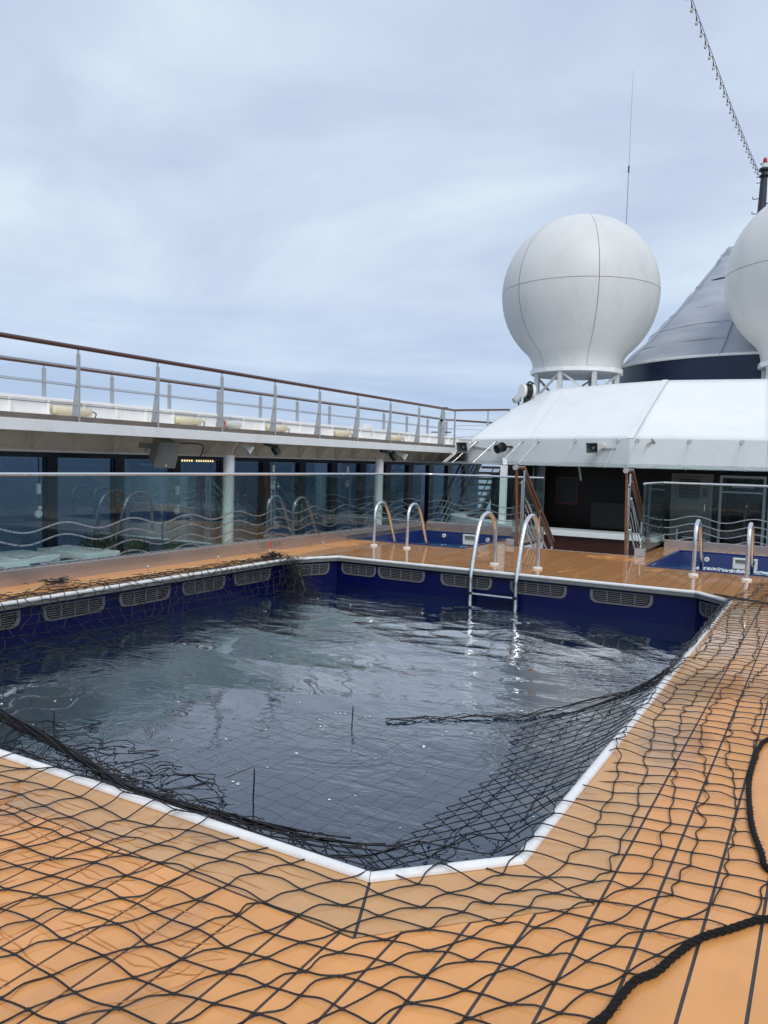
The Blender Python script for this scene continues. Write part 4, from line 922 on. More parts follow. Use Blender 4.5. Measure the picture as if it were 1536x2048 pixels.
# glass awning on tie rods
AW = offset([E[1], E[2], E[3], E[4], (2.2, 30), (-8.87, 30)][:6], [.82]*6)
def awn_pt(i):  # outward offset of eave vertices
    pts = E; p = Vector(pts[i])
    d0 = (Vector(pts[i])-Vector(pts[i-1])).normalized(); d1 = (Vector(pts[i+1])-Vector(pts[i])).normalized(); n0 = Vector((d0.y, -d0.x)); n1 = Vector((d1.y, -d1.x)); nn = (n0+n1).normalized()
    return tuple(p+nn*(.82/nn.dot(n0)))
A_ = [E[0]]+[awn_pt(i) for i in (1, 2, 3, 4)]
A_[0] = (-12.0, 24.5); 
ZA = 1.455
AWN = {}
for i in range(4):
    e0, e1, a0, a1 = E[i], E[i+1], A_[i], A_[i+1]
    if i == 0: e0 = lerp2(E[1], E[0], .35); a0 = lerp2(A_[1], A_[0], .35)
    d = (Vector(e1)-Vector(e0)).normalized()*.006
    q = [Vector(e0)+d, Vector(e1)-d, Vector(a1)-d, Vector(a0)+d]
    AWN[i] = obj('awning_glass', MB().extrude([(p.x, p.y, ZA+(.085 if k < 2 else 0)) for k, p in enumerate(q)][::-1], (0, 0, .014)), 'awning_glass', DH)
    obj('awning_edge', MB().bar((q[3].x, q[3].y, ZA+.007), (q[2].x, q[2].y, ZA+.007), .012, .016), 'awning_glass', AWN[i])
def tie(i, u):
    e = Vector((*lerp2(E[i], E[i+1], u), 2.085)); a = Vector((*lerp2(A_[i], A_[i+1], u), ZA+.02)); ins = (e-a).normalized()
    a2 = a.lerp(Vector((e.x, e.y, a.z)), .12); d = (Vector(E[i+1])-Vector(E[i])).normalized(); nn = Vector((d.y, -d.x, 0))
    o = obj('tie_rod', MB().tube([e+nn*.02, a2], .009, 8), 'chrome', AWN[i], smooth=60)
    obj('rosette', MB().tube([e+nn*.003, e+nn*.02], [.05, .042], 14), 'steel', AWN[i], smooth=40); obj('clamp', MB().tube([a2-Vector((0, 0, .03)), a2+Vector((0, 0, .03))], .022, 10), 'steel', AWN[i])
for u in (.015, .064, .20, .377, .48, .704, .935): tie(1, u)
for u in (.057, .445, .82): tie(2, u)
for u in (.25, .7): tie(3, u)
for u in (.86, .93): tie(0, u)
# things on the fascia
n1 = Vector((Vector(E[2])-Vector(E[1])).normalized()); nl = Vector((n1.y, -n1.x, 0)); al = Vector((n1.x, n1.y, 0))
def onf(u, z, out, i=1):
    p = Vector((*lerp2(E[i], E[i+1], u), z)); d = (Vector(E[i+1])-Vector(E[i])).normalized(); return p+Vector((d.y, -d.x, 0))*out
horn(onf(.035, 1.90, .46), (-.30, -1, -.26), 'grey horn loudspeaker at the left corner of the white fascia', 1.15, onf(.16, 1.86, .0))
horn(onf(.853, 1.90, .40), (-.42, -1, -.16), 'grey horn loudspeaker on the fascia above the wooden handrail', 1.0, onf(.93, 1.9, .0))
s_ = spot(onf(.275, 1.90, .26), (-.5, -.9, -.35), 'black finned spotlight on the white fascia between two tie rods', r=.12, L=.28); arm(s_, onf(.30, 1.93, .16), onf(.31, 1.93, 0), .05)
t = thing('hook_bracket', 'small dark hook bracket on the right part of the white fascia', 'bracket', onf(.19, 2.05, .03, 2)); p = onf(.18, 2.09, .0, 2); obj('hook', MB().bar(p, p+Vector((-.12, -.14, -.10)), .025, .025), 'grey_plastic', t); obj('plate', MB().bar(p+Vector((-.04, -.01, .05)), p+Vector((.04, -.01, -.05)), .05, .02), 'grey_plastic', t)

# ------------------------------------------------------------------ radomes
def radome(cx_, cy_, a_off, label):
    zc = 7.03; Rr = 2.50; z0 = 4.60
    t = thing('radome', label, 'radome', (cx_, cy_, 3.7), 'radomes on the deckhouse roof')
    prof = []
    for a in np.linspace(math.pi/2, -R(50), 40): prof.append((max(Rr*math.cos(a), .004), Rr*math.sin(a)))
    r1, zz1 = prof[-1]
    for u in np.linspace(.12, 1, 10): prof.append((r1+(1.42-r1)*(1-(1-u)**2.2), zz1+(z0-zc-zz1)*u))
    eq = next(i for i, p in enumerate(prof) if p[1] <= .05)
    up, lo = prof[:eq], prof[eq:]
    lo = [(Rr, .028)]+lo; up = up+[(Rr, .042)]
    core = [(max(r_-.018, .003), z-(.015 if z > 2 else 0)) for r_, z in prof]
    obj('core', MB().lathe((cx_, cy_, zc), core, 60), 'seam', t, smooth=True)
    g = .0042
    for k in range(6):
        a0 = a_off+k*math.pi/3+g; a1 = a_off+(k+1)*math.pi/3-g
        obj('panel', MB().lathe((cx_, cy_, zc), up, 14, a0, a1), 'radome', t, smooth=True); obj('panel', MB().lathe((cx_, cy_, zc), lo, 14, a0, a1), 'radome', t, smooth=True)
    obj('base_ring', MB().lathe((cx_, cy_, z0), [(1.36, -.15), (1.49, -.15), (1.49, -.012), (1.36, -.012)], 16), 'white_paint', t)
    obj('base_plate', MB().lathe((cx_, cy_, z0), [(.01, -.17), (1.42, -.17), (1.42, -.13), (.01, -.13)], 16), 'grey_paint', t)
    n = 8; pts = []
    for k in range(n):
        a = a_off+.2+2*math.pi*k/n; c = (cx_+1.36*math.cos(a), cy_+1.36*math.sin(a)); pts.append(c)
        obj('leg', MB().box(c[0]-.065, c[0]+.065, c[1]-.065, c[1]+.065, 3.6, z0-.162), 'truss_grey', t)
    for k in range(n):
        a, b = pts[k], pts[(k+1) % n]; f = (0, 1) if k % 2 else (1, 0)
        obj('brace', MB().bar((*lerp2(a, b, .06), 3.72 if f[0] else z0-.22), (*lerp2(a, b, .94), z0-.22 if f[0] else 3.72), .06, .06), 'truss_grey', t)
radome(-7.50, 25.5, math.atan2(-25.5, 7.50)+R(12.5), 'large white radome with dark seams on a white truss base')
radome(-.62, 25.5, math.atan2(-25.5, .47)-R(24), 'white radome cut by the right edge, in front of the grey cone')
# searchlight beside the first radome
t = thing('searchlight', 'black and white searchlight on the roof beside the large radome', 'searchlight', (-8.55, 24, 3.6))
obj('barrel', MB().tube([(-8.75, 23.8, 3.82), (-8.68, 23.9, 3.82), (-8.45, 24.1, 3.82)], [.20, .22, .22], 18), 'lamp_white', t, smooth=40)
obj('band', MB().tube([(-8.66, 23.89, 3.82), (-8.52, 24.02, 3.82)], .232, 18), 'black_plastic', t, smooth=40)
obj('yoke', MB().tube(bez([(-8.62, 23.9, 3.55), (-8.62, 23.85, 3.9), (-8.55, 23.95, 4.1), (-8.45, 24.1, 4.05)], 5), .03, 8), 'black_plastic', t, smooth=True)
obj('foot', MB().tube([(-8.6, 23.95, 3.4), (-8.6, 23.95, 3.6)], .12, 12), 'black_plastic', t)
t = thing('floodlight', 'small grey floodlight on the roof edge left of the searchlight', 'lamp', (-8.9, 23.9, 3.5))
obj('housing', MB().tube([(-8.98, 23.8, 3.50), (-8.88, 23.95, 3.60)], [.09, .13], 14), 'grey_paint', t, smooth=40); obj('stalk', MB().tube([(-8.88, 23.95, 3.3), (-8.88, 23.95, 3.55)], .03, 8), 'black_plastic', t)

# ------------------------------------------------------------------ funnel cone, mast, antenna, string lights
FU = thing('funnel', 'grey tarpaulin-wrapped conical funnel above a dark navy band', 'funnel', (-1.9, 31, 3.6))
FC = (-2.45, 31.0, 0)
obj('band', MB().lathe(FC, [(5.0, 3.6), (5.08, 4.3), (5.10, 4.98), (4.95, 5.0)], 72), 'navy_paint', FU, smooth=40)
key = [(5.12, 4.96), (4.58, 5.46), (4.0, 6.04), (3.4, 6.7), (2.8, 7.4), (2.2, 8.16), (1.78, 8.76), (1.5, 9.15), (1.36, 9.3)]
kp = bez([(a, b, 0) for a, b in key], 8); fv = []; ff = []; n = 96
for j, p in enumerate(kp):
    for i in range(n):
        a = 2*math.pi*i/n; sag = .016*math.sin(j*.8+1.6*math.sin(3*a+.4*j)+.8*math.sin(7*a))+.012*math.sin(11*a+j*.6)
        fv.append((FC[0]+(p.x+sag)*math.cos(a), FC[1]+(p.x+sag)*math.sin(a), p.y+.5*sag))
for j in range(len(kp)-1):
    for i in range(n): ff.append((j*n+i, j*n+(i+1) % n, (j+1)*n+(i+1) % n, (j+1)*n+i))
obj('tarpaulin', MB().add(fv, ff), 'tarp', FU, smooth=True)
def ring_at(r_, z, w, material, name):
    obj(name, MB().tube([(FC[0]+r_*math.cos(a), FC[1]+r_*math.sin(a), z) for a in np.linspace(0, 2*math.pi, 73)[:-1]], w, 6, closed=True), material, FU, smooth=True)
ring_at(2.30, 7.98, .045, 'navy_paint', 'lashing'); ring_at(5.12, 4.99, .05, 'white_fabric', 'hem')
for r_, z in ((4.42, 5.62), (3.84, 6.24), (3.2, 6.92), (2.66, 7.5), (1.82, 8.5)): ring_at(r_+.004, z, .012, 'tarp', 'fold')
for a in (-2.5, -1.72, -1.0): obj('strap', MB().tube([(FC[0]+(p.x+.05)*math.cos(a), FC[1]+(p.x+.05)*math.sin(a), p.y+.02) for p in kp[::4]], .022, 5), 'tarp', FU, smooth=True)
obj('top_bracket', MB().bar((FC[0]-1.36, 30.4, 9.02), (FC[0]-1.2, 30.4, 9.30), .14, .12), 'steel', FU); obj('cap', MB().lathe(FC, [(1.36, 9.28), (.7, 9.36), (.01, 9.4)], 32), 'grey_paint', FU)
MA = thing('mast', 'dark tapering mast with hooks and a red top lamp behind the right radome', 'mast', (-2.94, 33, 3.7))
mx, my = -2.94, 33.0
obj('pole', MB().tube([(mx-.05, my, 3.7), (mx, my, 9.), (mx+.07, my, 12.75)], [.24, .20, .115], 16), 'mast_paint', MA, smooth=40)
mx += .07
obj('collar', MB().tube([(mx, my, 12.5), (mx, my, 12.55)], .19, 14), 'black_plastic', MA); obj('collar', MB().tube([(mx, my, 12.72), (mx, my, 12.80)], .2, 14), 'black_plastic', MA)
obj('lamp_base', MB().tube([(mx, my, 12.80), (mx, my, 12.98)], .11, 14), 'lamp_white', MA); obj('lamp_guard', MB().bar((mx-.16, my, 12.99), (mx+.16, my, 12.99), .06, .03), 'black_plastic', MA)
obj('red_lamp', MB().lathe((mx, my, 13.0), [(.075, 0), (.075, .12), (.05, .19), (.002, .21)], 14), 'red_glass', MA, smooth=True)
vx = Vector((math.cos(R(3.7)), -math.sin(R(3.7)), 0))
for z in (11.72, 11.17, 10.62):
    a = Vector((mx, my, z))-Vector((.12, 0, 0)); obj('hook', MB().tube(bez([a, a+Vector((-.20, 0, 0)), a+Vector((-.235, 0, .02)), a+Vector((-.235, 0, .10))], 4), .015, 6), 'mast_paint', MA, smooth=True)
obj('arm', MB().bar((mx, my, 12.30), (mx-.26, my, 12.30), .03, .02), 'mast_paint', MA)
fr = MB(); fr.bar((mx+.1, my, 11.5), (mx+.42, my, 11.5), .03, .03); fr.bar((mx+.1, my, 10.95), (mx+.42, my, 10.95), .03, .03); fr.bar((mx+.25, my, 10.95), (mx+.25, my, 11.5), .03, .03); obj('step_frame', fr, 'mast_paint', MA)
AN = thing('whip_antenna', 'thin whip antenna rising behind the large radome', 'antenna', (-7.18, 30, 3.7))
ax_, ay_ = -7.18, 30.
obj('lower_rod', MB().tube([(ax_, ay_, 3.65), (ax_, ay_, 12.35)], [.035, .016], 8), 'grey_paint', AN); obj('coupling', MB().tube([(ax_, ay_, 12.35), (ax_, ay_, 12.6)], .028, 8), 'black_plastic', AN); obj('upper_rod', MB().tube([(ax_, ay_, 12.6), (ax_, ay_, 16.0)], [.012, .006], 6), 'grey_paint', AN)
def string_lights():
    P1 = Vector((-3.06, 33.1, 12.72)); P0 = Vector((-3.52, 20.18, 12.57)); d = P0-P1
    t = thing('string_lights', 'sagging string of clear bulbs running up from the dark mast', 'string lights', P1)
    f = lambda u, s: P1+d*u-Vector((0, 0, s*4*u*(1-u/1.0)*.5))
    U = 1.25; sag = .12
    pt = lambda u: P1+d*u+Vector((0, 0, -sag*math.sin(math.pi*min(u, 1))))
    n = 27; pts = []
    obj('support_wire', MB().tube([pt(u) for u in np.linspace(0, U, 50)], .008, 5), 'black_plastic', t)
    for k in range(n+1):
        u = U*k/n; a = pt(u); pts.append(a-Vector((0, 0, .05)))
        if k < n: pts.append(pt(U*(k+.5)/n)-Vector((0, 0, .16)))
    obj('cable', MB().tube(bez(pts, 4), .010, 5), 'black_plastic', t, smooth=True)
    for k in range(n):
        a = pt(U*(k+.65)/n)-Vector((0, 0, .13))
        h = obj('socket', MB().tube([a+Vector((0, 0, .01)), a-Vector((0, 0, .085))], .019, 8), 'black_plastic', t, org=a)
        obj('bulb', MB().lathe(a-Vector((0, 0, .13)), [(.001, -.048), (.024, -.04), (.040, -.01), (.037, .018), (.02, .046), (.016, .052)], 12), 'bulb', h, smooth=True, org=a)
string_lights()

# ------------------------------------------------------------------ the net
NET = thing('pool_net', 'black knotted safety net draped over the pool edges and deck', 'net', (-2.5, 3, 0))
def rope_x(y):
    ys = [.3, 1.0, 1.4, 1.7, 1.98, 2.07, 2.19, 2.27, 2.37, 2.5, 2.6, 2.74, 2.80]; xs = [-1.75, -1.12, -.78, -.57, -.45, -.43, -.405, -.36, -.33, -.28, -.21, -.10, .12]
    ys2 = [2.82, 2.95, 3.05, 3.22, 3.39, 3.59, 3.9, 4.12, 4.42, 4.6, 4.9, 5.4, 9.6]; xs2 = [.16, .05, -.13, -.16, -.2, -.23, -.26, -.26, -.26, -.23, -.08, .45, .7]
    return float(np.interp(y, ys+ys2, xs+xs2))
def smooth01(t): t = min(max(t, 0), 1); return t*t*(3-2*t)
cords = MB(); stain = MB()
def cord(a, b, slack=.012, rise=.006, r=.0031, dst=None, floor=None):
    a, b = Vector(a), Vector(b); L = (b-a).length
    if L > .5 or L < .004: return
    d = (b-a)/L; s = Vector((-d.y, d.x, 0)); k1, k2 = random.gauss(0, slack), random.gauss(0, slack*.6); up = abs(random.gauss(0, rise))
    P = []
    for i in range(5):
        u = i/4; p = a.lerp(b, u)+s*(k1*math.sin(math.pi*u)+k2*math.sin(2*math.pi*u)); p.z += up*math.sin(math.pi*u); P.append(p)
    (dst or cords).tube(P, r, 5, caps=False)
def knot(p, r=.0074, dst=None):
    p = Vector(p); q = [Vector((1, 0, 0)), Vector((0, 1, 0)), Vector((-1, 0, 0)), Vector((0, -1, 0))]; rz = random.uniform(0, 1.5); M = Matrix.Rotation(rz, 3, 'Z')
    (dst or cords).add([p+M@v*r*1.25 for v in q]+[p+Vector((0, 0, r*.8)), p-Vector((0, 0, r*.8))], [(0, 1, 4), (1, 2, 4), (2, 3, 4), (3, 0, 4), (1, 0, 5), (2, 1, 5), (3, 2, 5), (0, 3, 5)])
def bundle_y(x): return float(np.interp(x, [-5.2, -4.26, -3.61, -2.86, -2.57, -2.12, -1.79, -1.55, -1.38, -1.16, -1.03], [3.06, 2.86, 2.74, 2.57, 2.565, 2.60, 2.66, 2.75, 2.83, 3.09, 3.38]))
def bundle_z(x): return float(np.interp(x, [-5.2, -4.4, -2.6, -1.57, -1.0], [-.11, -.125, -.14, -.14, -.05]))
def edge_dist(x, y):  # signed distance inside the pool outline (positive inside)
    dmin = 9
    for i in range(8):
        a, b = Vector(OCT[i]), Vector(OCT[(i+1) % 8]); t = (b-a).normalized(); dmin = min(dmin, (Vector((x, y))-a).dot(Vector((-t.y, t.x))))
    return dmin
def right_z(x, y):
    """height of the net over the pool: hangs from the right-hand coping down to the water"""
    d = -.90-x; D = float(np.interp(y, [2.6, 3.5, 4.4, 5.2, 6.0, 7.0, 9.4], [1.0, .92, .85, 1.05, .7, .35, .12]))
    u = d/D; z = .045-.50*(u**.85) if u < 1 else -.455-.02*min(u-1, 3)
    return max(z, -.51)
def ytop_net(x): return float(np.interp(x, [-3.4, -2.76, -1.83, -1.33, -1.1, -.9], [4.5, 4.75, 5.55, 6.7, 7.6, 9.25]))
# --- part one: right deck and pool corner.  A-cords run athwart, B-cords run fore and aft
S = .125
nodes = {}
wob = lambda i, j: (rng.normal(0, .008), rng.normal(0, .008))
def grid_x(i): return -.90+S*i if i > -3 else -.90-S*3-(-S*i-S*3)*1.32
def fade(x): return 1. if x > -.9 else max(0., 1+(x+.9)/.6)
for j in range(-22, 68):
    for i in range(-34, 14):
        xs = grid_x(i)
        if j >= 0:                               # part one: right deck and pool corner
            if i < -15: continue
            y = 2.70+S*j; x = xs+.14*smooth01((4.6-y)/1.8)*fade(xs)-.03*math.sin((y-2.7)*1.3)*fade(xs); y2 = y+(.26*(x+.9) if x > -.9 else .06*(x+.9))+.02*math.sin(i*.9)
            if x > -.9: x += .04*math.sin(j*.23)
        else:                                    # part two: near deck, where the cords bend off to the lower left
            dy = -j*S*.93; y = 2.70-dy; k = float(np.interp(xs, [-4.5, -2.3, -.9, -.3], [.22, .30, .55, .60]))
            x = xs+.14*fade(xs)-k*(dy-.10*(1-math.exp(-dy/.10)))+.015*math.sin(j*1.1+i*.6); y2 = y+(.26*(x+.9) if x > -.9 else .06*(x+.9))+.02*math.sin(i*.9)
        a, b = wob(i, j); x += a; y2 += b; e = edge_dist(x, y2)
        if j >= 0 and i < 0 and y2 > ytop_net(x): continue
        if e > .05:
            yb = bundle_y(x)
            if x < -1.3 and y2 <= yb: z = .04+(bundle_z(x)-.04)*min(max((y2-2.25)/max(yb-2.25, .1), 0), 1)**.8
            elif x < -1.5 and y2 < yb+.12 and j < 0: continue
            elif x < -2.75 or (j < 0 and x < -1.5): continue
            else: z = max(right_z(x, y2), bundle_z(x)-1.1*max(0, y2-yb) if x < -1.16 and y2-yb < .3 else -9)
            if e < .2: z = max(z, .03-2.2*(e-.05))
        elif e > -.03: z = .038
        else: z = .0045+abs(rng.normal(0, .003))
        nodes[(i, j)] = (x, y2, z)
def spline_lines(nd, dst, r, wig, clip=None, n=3, lift=.004, wet=None):
    """run each cord as one smooth line through its knots, with slack between them"""
    keys = set(nd)
    for di, dj in ((1, 0), (0, 1)):
        done = set()
        for k in sorted(keys):
            if k in done or (k[0]-di, k[1]-dj) in keys: continue
            run = []; c = k
            while c in keys: run.append(Vector(nd[c])); done.add(c); c = (c[0]+di, c[1]+dj)
            parts = [[]]
            for p in run:
                if parts[-1] and (p-parts[-1][-1]).length > .42: parts.append([])
                if clip and p.x >= rope_x(p.y):
                    if parts[-1]:
                        q = clip(parts[-1][-1], p)
                        if q: parts[-1].append(Vector(q))
                        parts.append([])
                    prev = p; continue
                if clip and not parts[-1] and len(run) > 1 and 'prev' in locals() and prev is not None and (p-prev).length < .3:
                    q = clip(p, prev)
                    if q: parts[-1].append(Vector(q))
                prev = None; parts[-1].append(p)
            for pt in parts:
                if len(pt) < 2: continue
                P = [pt[0]]; g = wig[0 if di else 1]
                for a, b in zip(pt[:-1], pt[1:]):
                    d = b-a; sd = Vector((-d.y, d.x, 0)); sd = sd.normalized() if sd.length > 1e-6 else sd; m = a.lerp(b, .5)+sd*random.gauss(0, g); m.z += abs(random.gauss(0, lift)) if m.z > -.02 else 0
                    P += [m, b]
                dst.tube(bez(P, n), r, 5, caps=False)
                if wet: wet(P)
def wet_trace(P):
    """thin trails of water where this cord lay before it was pulled aside"""
    Q = [p+Vector((-.045+.018*math.sin(p.x*4+p.y*3), .055+.02*math.cos(p.x*5), 0)) for p in P]; i = 0
    while i < len(Q)-3:
        L = random.randint(4, 12); seg = Q[i:i+L]; i += L+random.randint(0, 5)
        if len(seg) < 3 or any(p.x > -1.35 or edge_dist(p.x, p.y) > -.05 for p in seg): continue
        if random.random() > (.9 if seg[0].x < -1.9 else .45): continue
        pp = bez([p+Vector((random.gauss(0, .009), random.gauss(0, .009), 0)) for p in seg], 4); vs = []; ph = random.uniform(0, 6)
        for n, p in enumerate(pp):
            d = pp[min(n+1, len(pp)-1)]-pp[max(n-1, 0)]; d.z = 0; d.normalize(); w = (.0017+.0011*math.sin(n*.7+ph))*min(1, (n+1)/3, (len(pp)-n)/3)
            vs += [(p.x+d.y*w, p.y-d.x*w, .0016), (p.x-d.y*w, p.y+d.x*w, .0016)]
        stain.add(vs, [(2*n, 2*n+1, 2*n+3, 2*n+2) for n in range(len(pp)-1)])
def clip_rope(p, q):
    """the point where a cord meets the border rope"""
    a, b = Vector(p), Vector(q)
    for s in np.linspace(0, 1, 13):
        c = a.lerp(b, s)
        if c.x > rope_x(c.y): return c
    return None
def wets(P):
    wet_trace(P); wet_trace([p+Vector((-.05, .02, 0)) for p in P])
spline_lines(nodes, cords, .0028, (.006, .011), clip_rope, wet=wets)
for p in nodes.values():
    if p[0] < rope_x(p[1]): knot(p)
for (i, j), p in nodes.items():                   # short loops of wet mark beside slack cords on the right
    if p[2] > 0 and -1.0 < p[0] < rope_x(p[1])-.1 and random.random() < .14:
        c = Vector(p)+Vector((.05, .03, 0)); vs = []
        for n in range(9): aa = math.pi*(n/8); vs += [(c.x+.035*math.cos(aa), c.y-.02*math.sin(aa), .0018), (c.x+.031*math.cos(aa), c.y-.016*math.sin(aa), .0018)]
        if all(edge_dist(v[0], v[1]) < -.03 for v in vs): stain.add(vs, [(2*n, 2*n+1, 2*n+3, 2*n+2) for n in range(8)])
obj('net_mesh', cords, 'net_cord', NET, kind='stuff', smooth=True)
# streaks of water dragged across the near deck
for P in ([(-3.05, 2.12), (-2.93, 2.02), (-2.9, 1.93), (-2.88, 1.85)], [(-2.86, 1.80), (-2.78, 1.66), (-2.62, 1.50), (-2.45, 1.36)]):
    pts = bez([(x, y, .0021) for x, y in P], 6); vs = []
    for n, p in enumerate(pts):
        d = (pts[min(n+1, len(pts)-1)]-pts[max(n-1, 0)]).normalized(); w = .011+.008*random.random(); vs += [(p.x+d.y*w, p.y-d.x*w, .0021), (p.x-d.y*w, p.y+d.x*w, .0021)]
    stain.add(vs, [(2*n, 2*n+1, 2*n+3, 2*n+2) for n in range(len(pts)-1)])
obj('wet_marks', stain, 'stain', kind='stuff', label='dark wet cord marks left on the teak planks')
# --- part three: left coping drape
left = MB(); ln = {}
for j in range(0, 47):
    for i in range(0, 15):
        y = 3.55+.122*j; s = i*.105
        y += .05*math.sin(i*.9+j*.35)
        if s < .36: x, z = -7.18+s, .006+abs(rng.normal(0, .008))
        elif s < .47: x, z = -6.83+(s-.36)*.5, .05
        elif s < .98: u = (s-.47)/.51; x, z = -6.73+.10*u, .03-.46*u
        else: u = s-.98; x, z = -6.63+u*1.5, ZW+.012
        x += rng.normal(0, .022); y += rng.normal(0, .022)
        if z < 0: z += rng.normal(0, .012)
        if i > 9 and (j > 22+rng.normal(0, 3) or rng.random() < .10): continue
        if i > 13 and rng.random() < .5: continue
        # sinks a little where it drifts away from the wall
        if s > 1.1: z -= .02*rng.random()
        ln[(i, j)] = (x, min(y, 9.05+.02*i), z)
spline_lines(ln, left, .0040, (.016, .016), n=3, lift=.008)
for p in ln.values(): knot(p, .008, left)
for _ in range(260):                              # where it is gathered at the far corner it hangs in a fold
    y = random.gauss(8.95, .10); z = random.uniform(-.45, .05); x = -6.66+random.gauss(0, .05)+(.05-z)*random.uniform(.0, .9)
    a = Vector((x, y, z)); b = a+Vector((random.gauss(.05, .06), random.gauss(.02, .08), random.gauss(-.02, .08))); b.z = min(b.z, .06); cord(a, b, .02, .0, .003, left)
def tangle(dst, c, r, n, loops=.05):
    for _ in range(n):
        p = Vector(c)+Vector((random.gauss(0, r[0]), random.gauss(0, r[1]), abs(random.gauss(0, r[2])))); a0 = random.uniform(0, 6.28); R_ = random.uniform(.5, 1)*loops; tilt = random.uniform(-1, 1)
        P = [p+Vector((R_*math.cos(a0+u), R_*math.sin(a0+u), R_*.5*tilt*math.sin(u)+.4*R_)) for u in np.linspace(0, random.uniform(2, 5.5), 9)]; dst.tube(P, .0032, 5, caps=False)
tangle(left, (-6.93, 8.88, .03), (.05, .12, .03), 75); tangle(left, (-7.30, 5.55, .02), (.06, .10, .02), 60); tangle(left, (-6.35, 8.85, ZW), (.14, .16, .01), 60)
obj('net_mesh', left, 'net_cord', NET, kind='stuff', smooth=True)
# --- gathered bundle, loose ends, submerged part
bun = MB()
for k in range(26):
    ph = random.uniform(0, 6.28); rad = random.uniform(.004, .026); P = []
    x0 = random.choice((-5.2, -5.2, -5.2, random.uniform(-4.6, -3))); x1 = random.choice((random.uniform(-4.2, -2.6), random.uniform(-2.8, -1.02)))
    for n, x in enumerate(np.linspace(x0, x1, 46)):
        a = ph+x*2.6+.5*math.sin(x*5+k); taper = float(np.interp(x, [-5, -2.6, -1.6, -1.0], [1.45, .85, .9, 2.0])); P.append((x, bundle_y(x)+rad*taper*math.cos(a)*1.25+random.gauss(0, .002), bundle_z(x)+rad*taper*math.sin(a)))
    bun.tube(P, .0042, 5)
obj('gathered_bundle', bun, 'net_cord', NET, smooth=True)
lo_ = MB()
sl = {}
for i in range(0, 40):                            # slack, crumpled meshes hanging from the bundle into the water
    x0 = -4.95+.085*i; w = float(np.interp(x0, [-4.9, -4.0, -3.2, -2.6, -1.8], [.62, .62, .62, .34, .30]))
    for j in range(0, 9):
        u = j/8; x = x0+.10*j*.6+rng.normal(0, .028); y = bundle_y(x0)+w*u+rng.normal(0, .02+.02*u); z = bundle_z(x0)+(ZW+.012-bundle_z(x0))*min(1, u*1.9)**.8+rng.normal(0, .008)
        if j > 4 and rng.random() < .12*(j-4): continue
        sl[(i, j)] = (x, y, max(z, ZW-.01))
spline_lines(sl, lo_, .0030, (.02, .02), lift=0)
bk = {}
for i in range(0, 34):                            # and slack meshes between the bundle and the near coping
    x0 = -4.9+.098*i
    for j in range(0, 4):
        u = j/3; x = x0-.03*j+rng.normal(0, .02); y = 2.33+(bundle_y(x0)-2.33)*u+rng.normal(0, .015); z = .02+(bundle_z(x0)-.02)*u-.12*math.sin(math.pi*u)+rng.normal(0, .015)
        if edge_dist(x, y) < .05 or rng.random() < .25: continue
        bk[(i, j)] = (x, y, max(z, ZW+.01))
spline_lines(bk, lo_, .0030, (.025, .02), lift=0)
obj('loose_strands', lo_, 'net_cord', NET, kind='stuff', smooth=True)
sub = MB(); sn = {}
for i in range(0, 17):
    for j in range(0, 18):
        x = -3.75+.128*i+.05*j*.3; y = 2.85+.120*j+.02*math.sin(i); x += rng.normal(0, .008); y += rng.normal(0, .008)
        if y > 4.75: continue
        z = ZW+float(swell(np.array(x), np.array(y)))-.0006; sn[(i, j)] = (x, y, z)
spline_lines(sn, sub, .0013, (.010, .010), lift=0)
obj('net_mesh', sub, 'net_cord', NET, kind='stuff', smooth=True)
obj('submerged_rope', MB().tube(bez([(-3.3, 2.85, -.30), (-3.05, 3.1, ZW-.01), (-2.98, 3.5, ZW-.012), (-2.93, 4.05, ZW-.02), (-2.9, 4.5, ZW-.03), (-2.88, 4.8, ZW-.012), (-2.75, 5.1, ZW-.05)], 8), .012, 8), 'twig', NET, smooth=True)
for x, y, h in ((-2.87, 4.62, .14), (-2.68, 3.30, .17), (-4.52, 3.42, .12)):
    obj('loose_end', MB().tube([(x, y, ZW-.02), (x+.004, y+.003, ZW+h*.6), (x+.014, y-.01, ZW+h)], .0042, 6), 'net_cord', NET, smooth=True)
# --- braided border rope
def braid(path, r, turns, name, material='rope_black', fuzz=120):
    P = bez(path, 26); m = MB(); acc = [0.]
    for a, b in zip(P[:-1], P[1:]): acc.append(acc[-1]+(b-a).length)
    for k in range(3):
        Q = []
        for i, p in enumerate(P):
            d = (P[min(i+1, len(P)-1)]-P[max(i-1, 0)]).normalized(); s = Vector((0, 0, 1)).cross(d).normalized(); u = d.cross(s); a = acc[i]*turns+k*2.094
            Q.append(p+(s*math.cos(a)+u*math.sin(a))*r*.52)
        m.tube(Q, r*.62, 7)
    for _ in range(fuzz):
        i = random.randrange(len(P)); a = random.uniform(0, 6.28); o = Vector((math.cos(a), math.sin(a), random.uniform(.0, 1)))*r; m.tube([P[i]+o*.8, P[i]+o*random.uniform(1.2, 1.8)+Vector((random.gauss(0, .004), random.gauss(0, .004), 0))], .0009, 3, caps=False)
    return obj(name, m, material, NET, smooth=True)
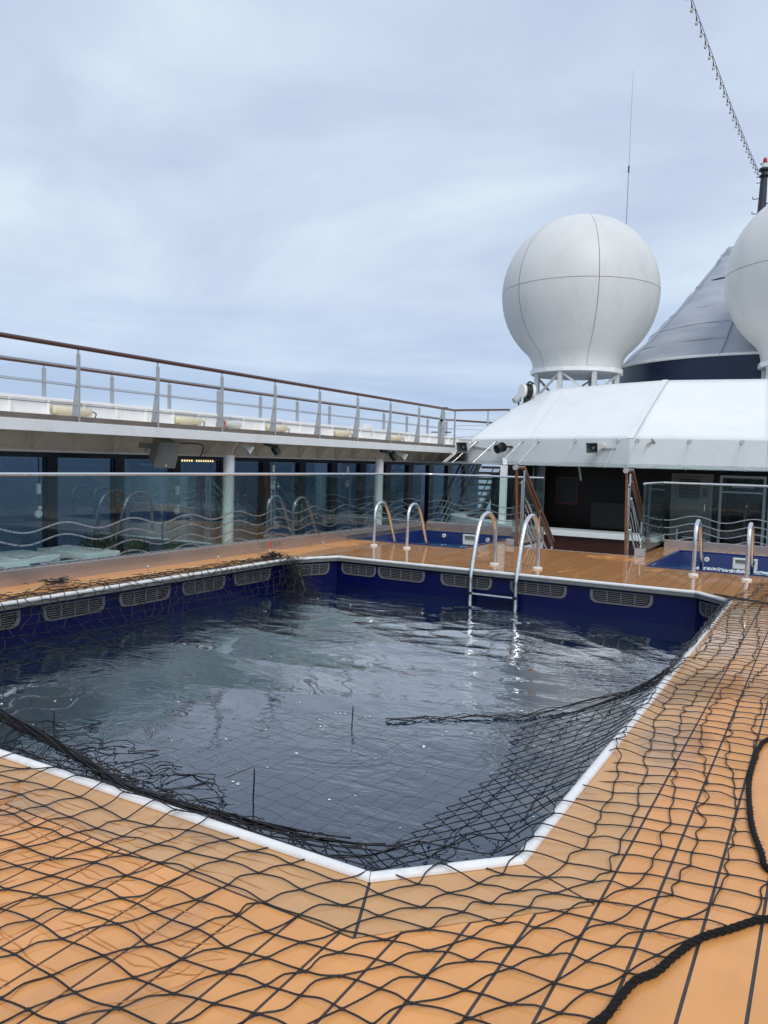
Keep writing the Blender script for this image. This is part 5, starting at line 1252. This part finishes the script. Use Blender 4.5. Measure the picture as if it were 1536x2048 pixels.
braid([(-1.75, .3, .014), (-1.12, 1.0, .014), (-.78, 1.4, .014), (-.57, 1.7, .014), (-.45, 1.98, .014), (-.43, 2.07, .014), (-.405, 2.19, .014), (-.36, 2.27, .014), (-.33, 2.37, .014), (-.28, 2.5, .014), (-.21, 2.6, .014), (-.10, 2.74, .014), (.08, 2.84, .014), (.14, 2.93, .014), (.05, 3.02, .014), (-.12, 3.08, .014), (-.16, 3.22, .014), (-.2, 3.39, .014), (-.23, 3.59, .014), (-.26, 3.9, .014), (-.265, 4.12, .014), (-.26, 4.42, .014), (-.225, 4.62, .014), (-.08, 4.9, .014), (.3, 5.3, .014)], .0112, 66, 'border_rope', fuzz=240)
eb = MB()                                          # selvedge cords drawn tight along the right coping and its free edge
for k in range(7):
    P = [(-.92+random.gauss(0, .010)+.02*math.sin(y*3+k), y, .052+random.gauss(0, .004)) for y in np.linspace(5.6, 9.36, 40)]
    Q = [(x, ytop_net(x)+random.gauss(0, .03), max(right_z(x, ytop_net(x)), ZW+.015)+random.gauss(0, .008)) for x in np.linspace(-2.7, -.93, 26)] if k < 4 else []
    eb.tube(P, .0034, 5, caps=False)
    if Q: eb.tube(Q, .0034, 5, caps=False)
eb.tube(bez([(-1.1, 9.50, .05), (-.9, 9.42, .05), (-.5, 9.5, .012), (.1, 9.62, .012), (.8, 9.7, .012)], 8), .008, 6); eb.tube(bez([(-1.05, 9.45, .05), (-.85, 9.36, .04), (-.4, 9.45, .012), (.8, 9.62, .012)], 8), .006, 6)
obj('selvedge', eb, 'net_cord', NET, kind='stuff', smooth=True)
# beige lashing cord along the left edge, held up at small pegs
LC = MB(); pts = []
for y in np.linspace(4.2, 9.7, 60): pts.append((-7.17+.012*math.sin(y*5), y, .012))
for yp, xp, zt in ((5.52, -7.42, .055), (9.45, -7.42, .06)):
    pts = [(x+(xp-x)*max(0, 1-abs(y-yp)/.33), y, z+(zt-z)*max(0, 1-abs(y-yp)/.33)) for x, y, z in pts]
obj('lashing_cord', LC.tube(bez(pts, 2), .009, 7), 'rope_beige', NET, smooth=True)
for x, y, nm in ((-7.43, 5.52, 'the lower pulled-up corner of the beige lashing cord'), (-7.43, 9.45, 'the upper pulled-up corner of the beige lashing cord'), (-7.43, 7.0, 'the bare teak halfway along the left deck strip'), (-7.43, 8.3, 'the bare teak below the near white pillar'), (-7.43, 10.9, 'the bare teak before the left hot tub')):
    t = thing('deck_peg', 'small pale peg standing on '+nm, 'peg', (x, y, 0), 'small pegs along the left deck strip')
    obj('stem', MB().tube([(x, y, .0005), (x, y, .05)], .007, 8), 'steel', t); obj('cap', MB().tube([(x, y, .05), (x, y, .066)], .013, 8), 'spa_white', t)
fl_ = MB(); hang = bez([(-6.78, 9.02, .07), (-6.66, 9.05, .01), (-6.58, 9.08, -.2), (-6.50, 9.1, ZW)], 14)
obj('flecked_rope', MB().tube(hang, .011, 8), 'rope_black', NET, smooth=True, label='black rope with white flecks hanging into the water')
for k in range(3, len(hang)-1, 2): fl_.tube([hang[k]+Vector((.006, -.007, 0)), hang[k+1]+Vector((.006, -.006, 0))], .008, 6)
obj('fleck', fl_, 'rope_fleck', NET, kind='stuff')
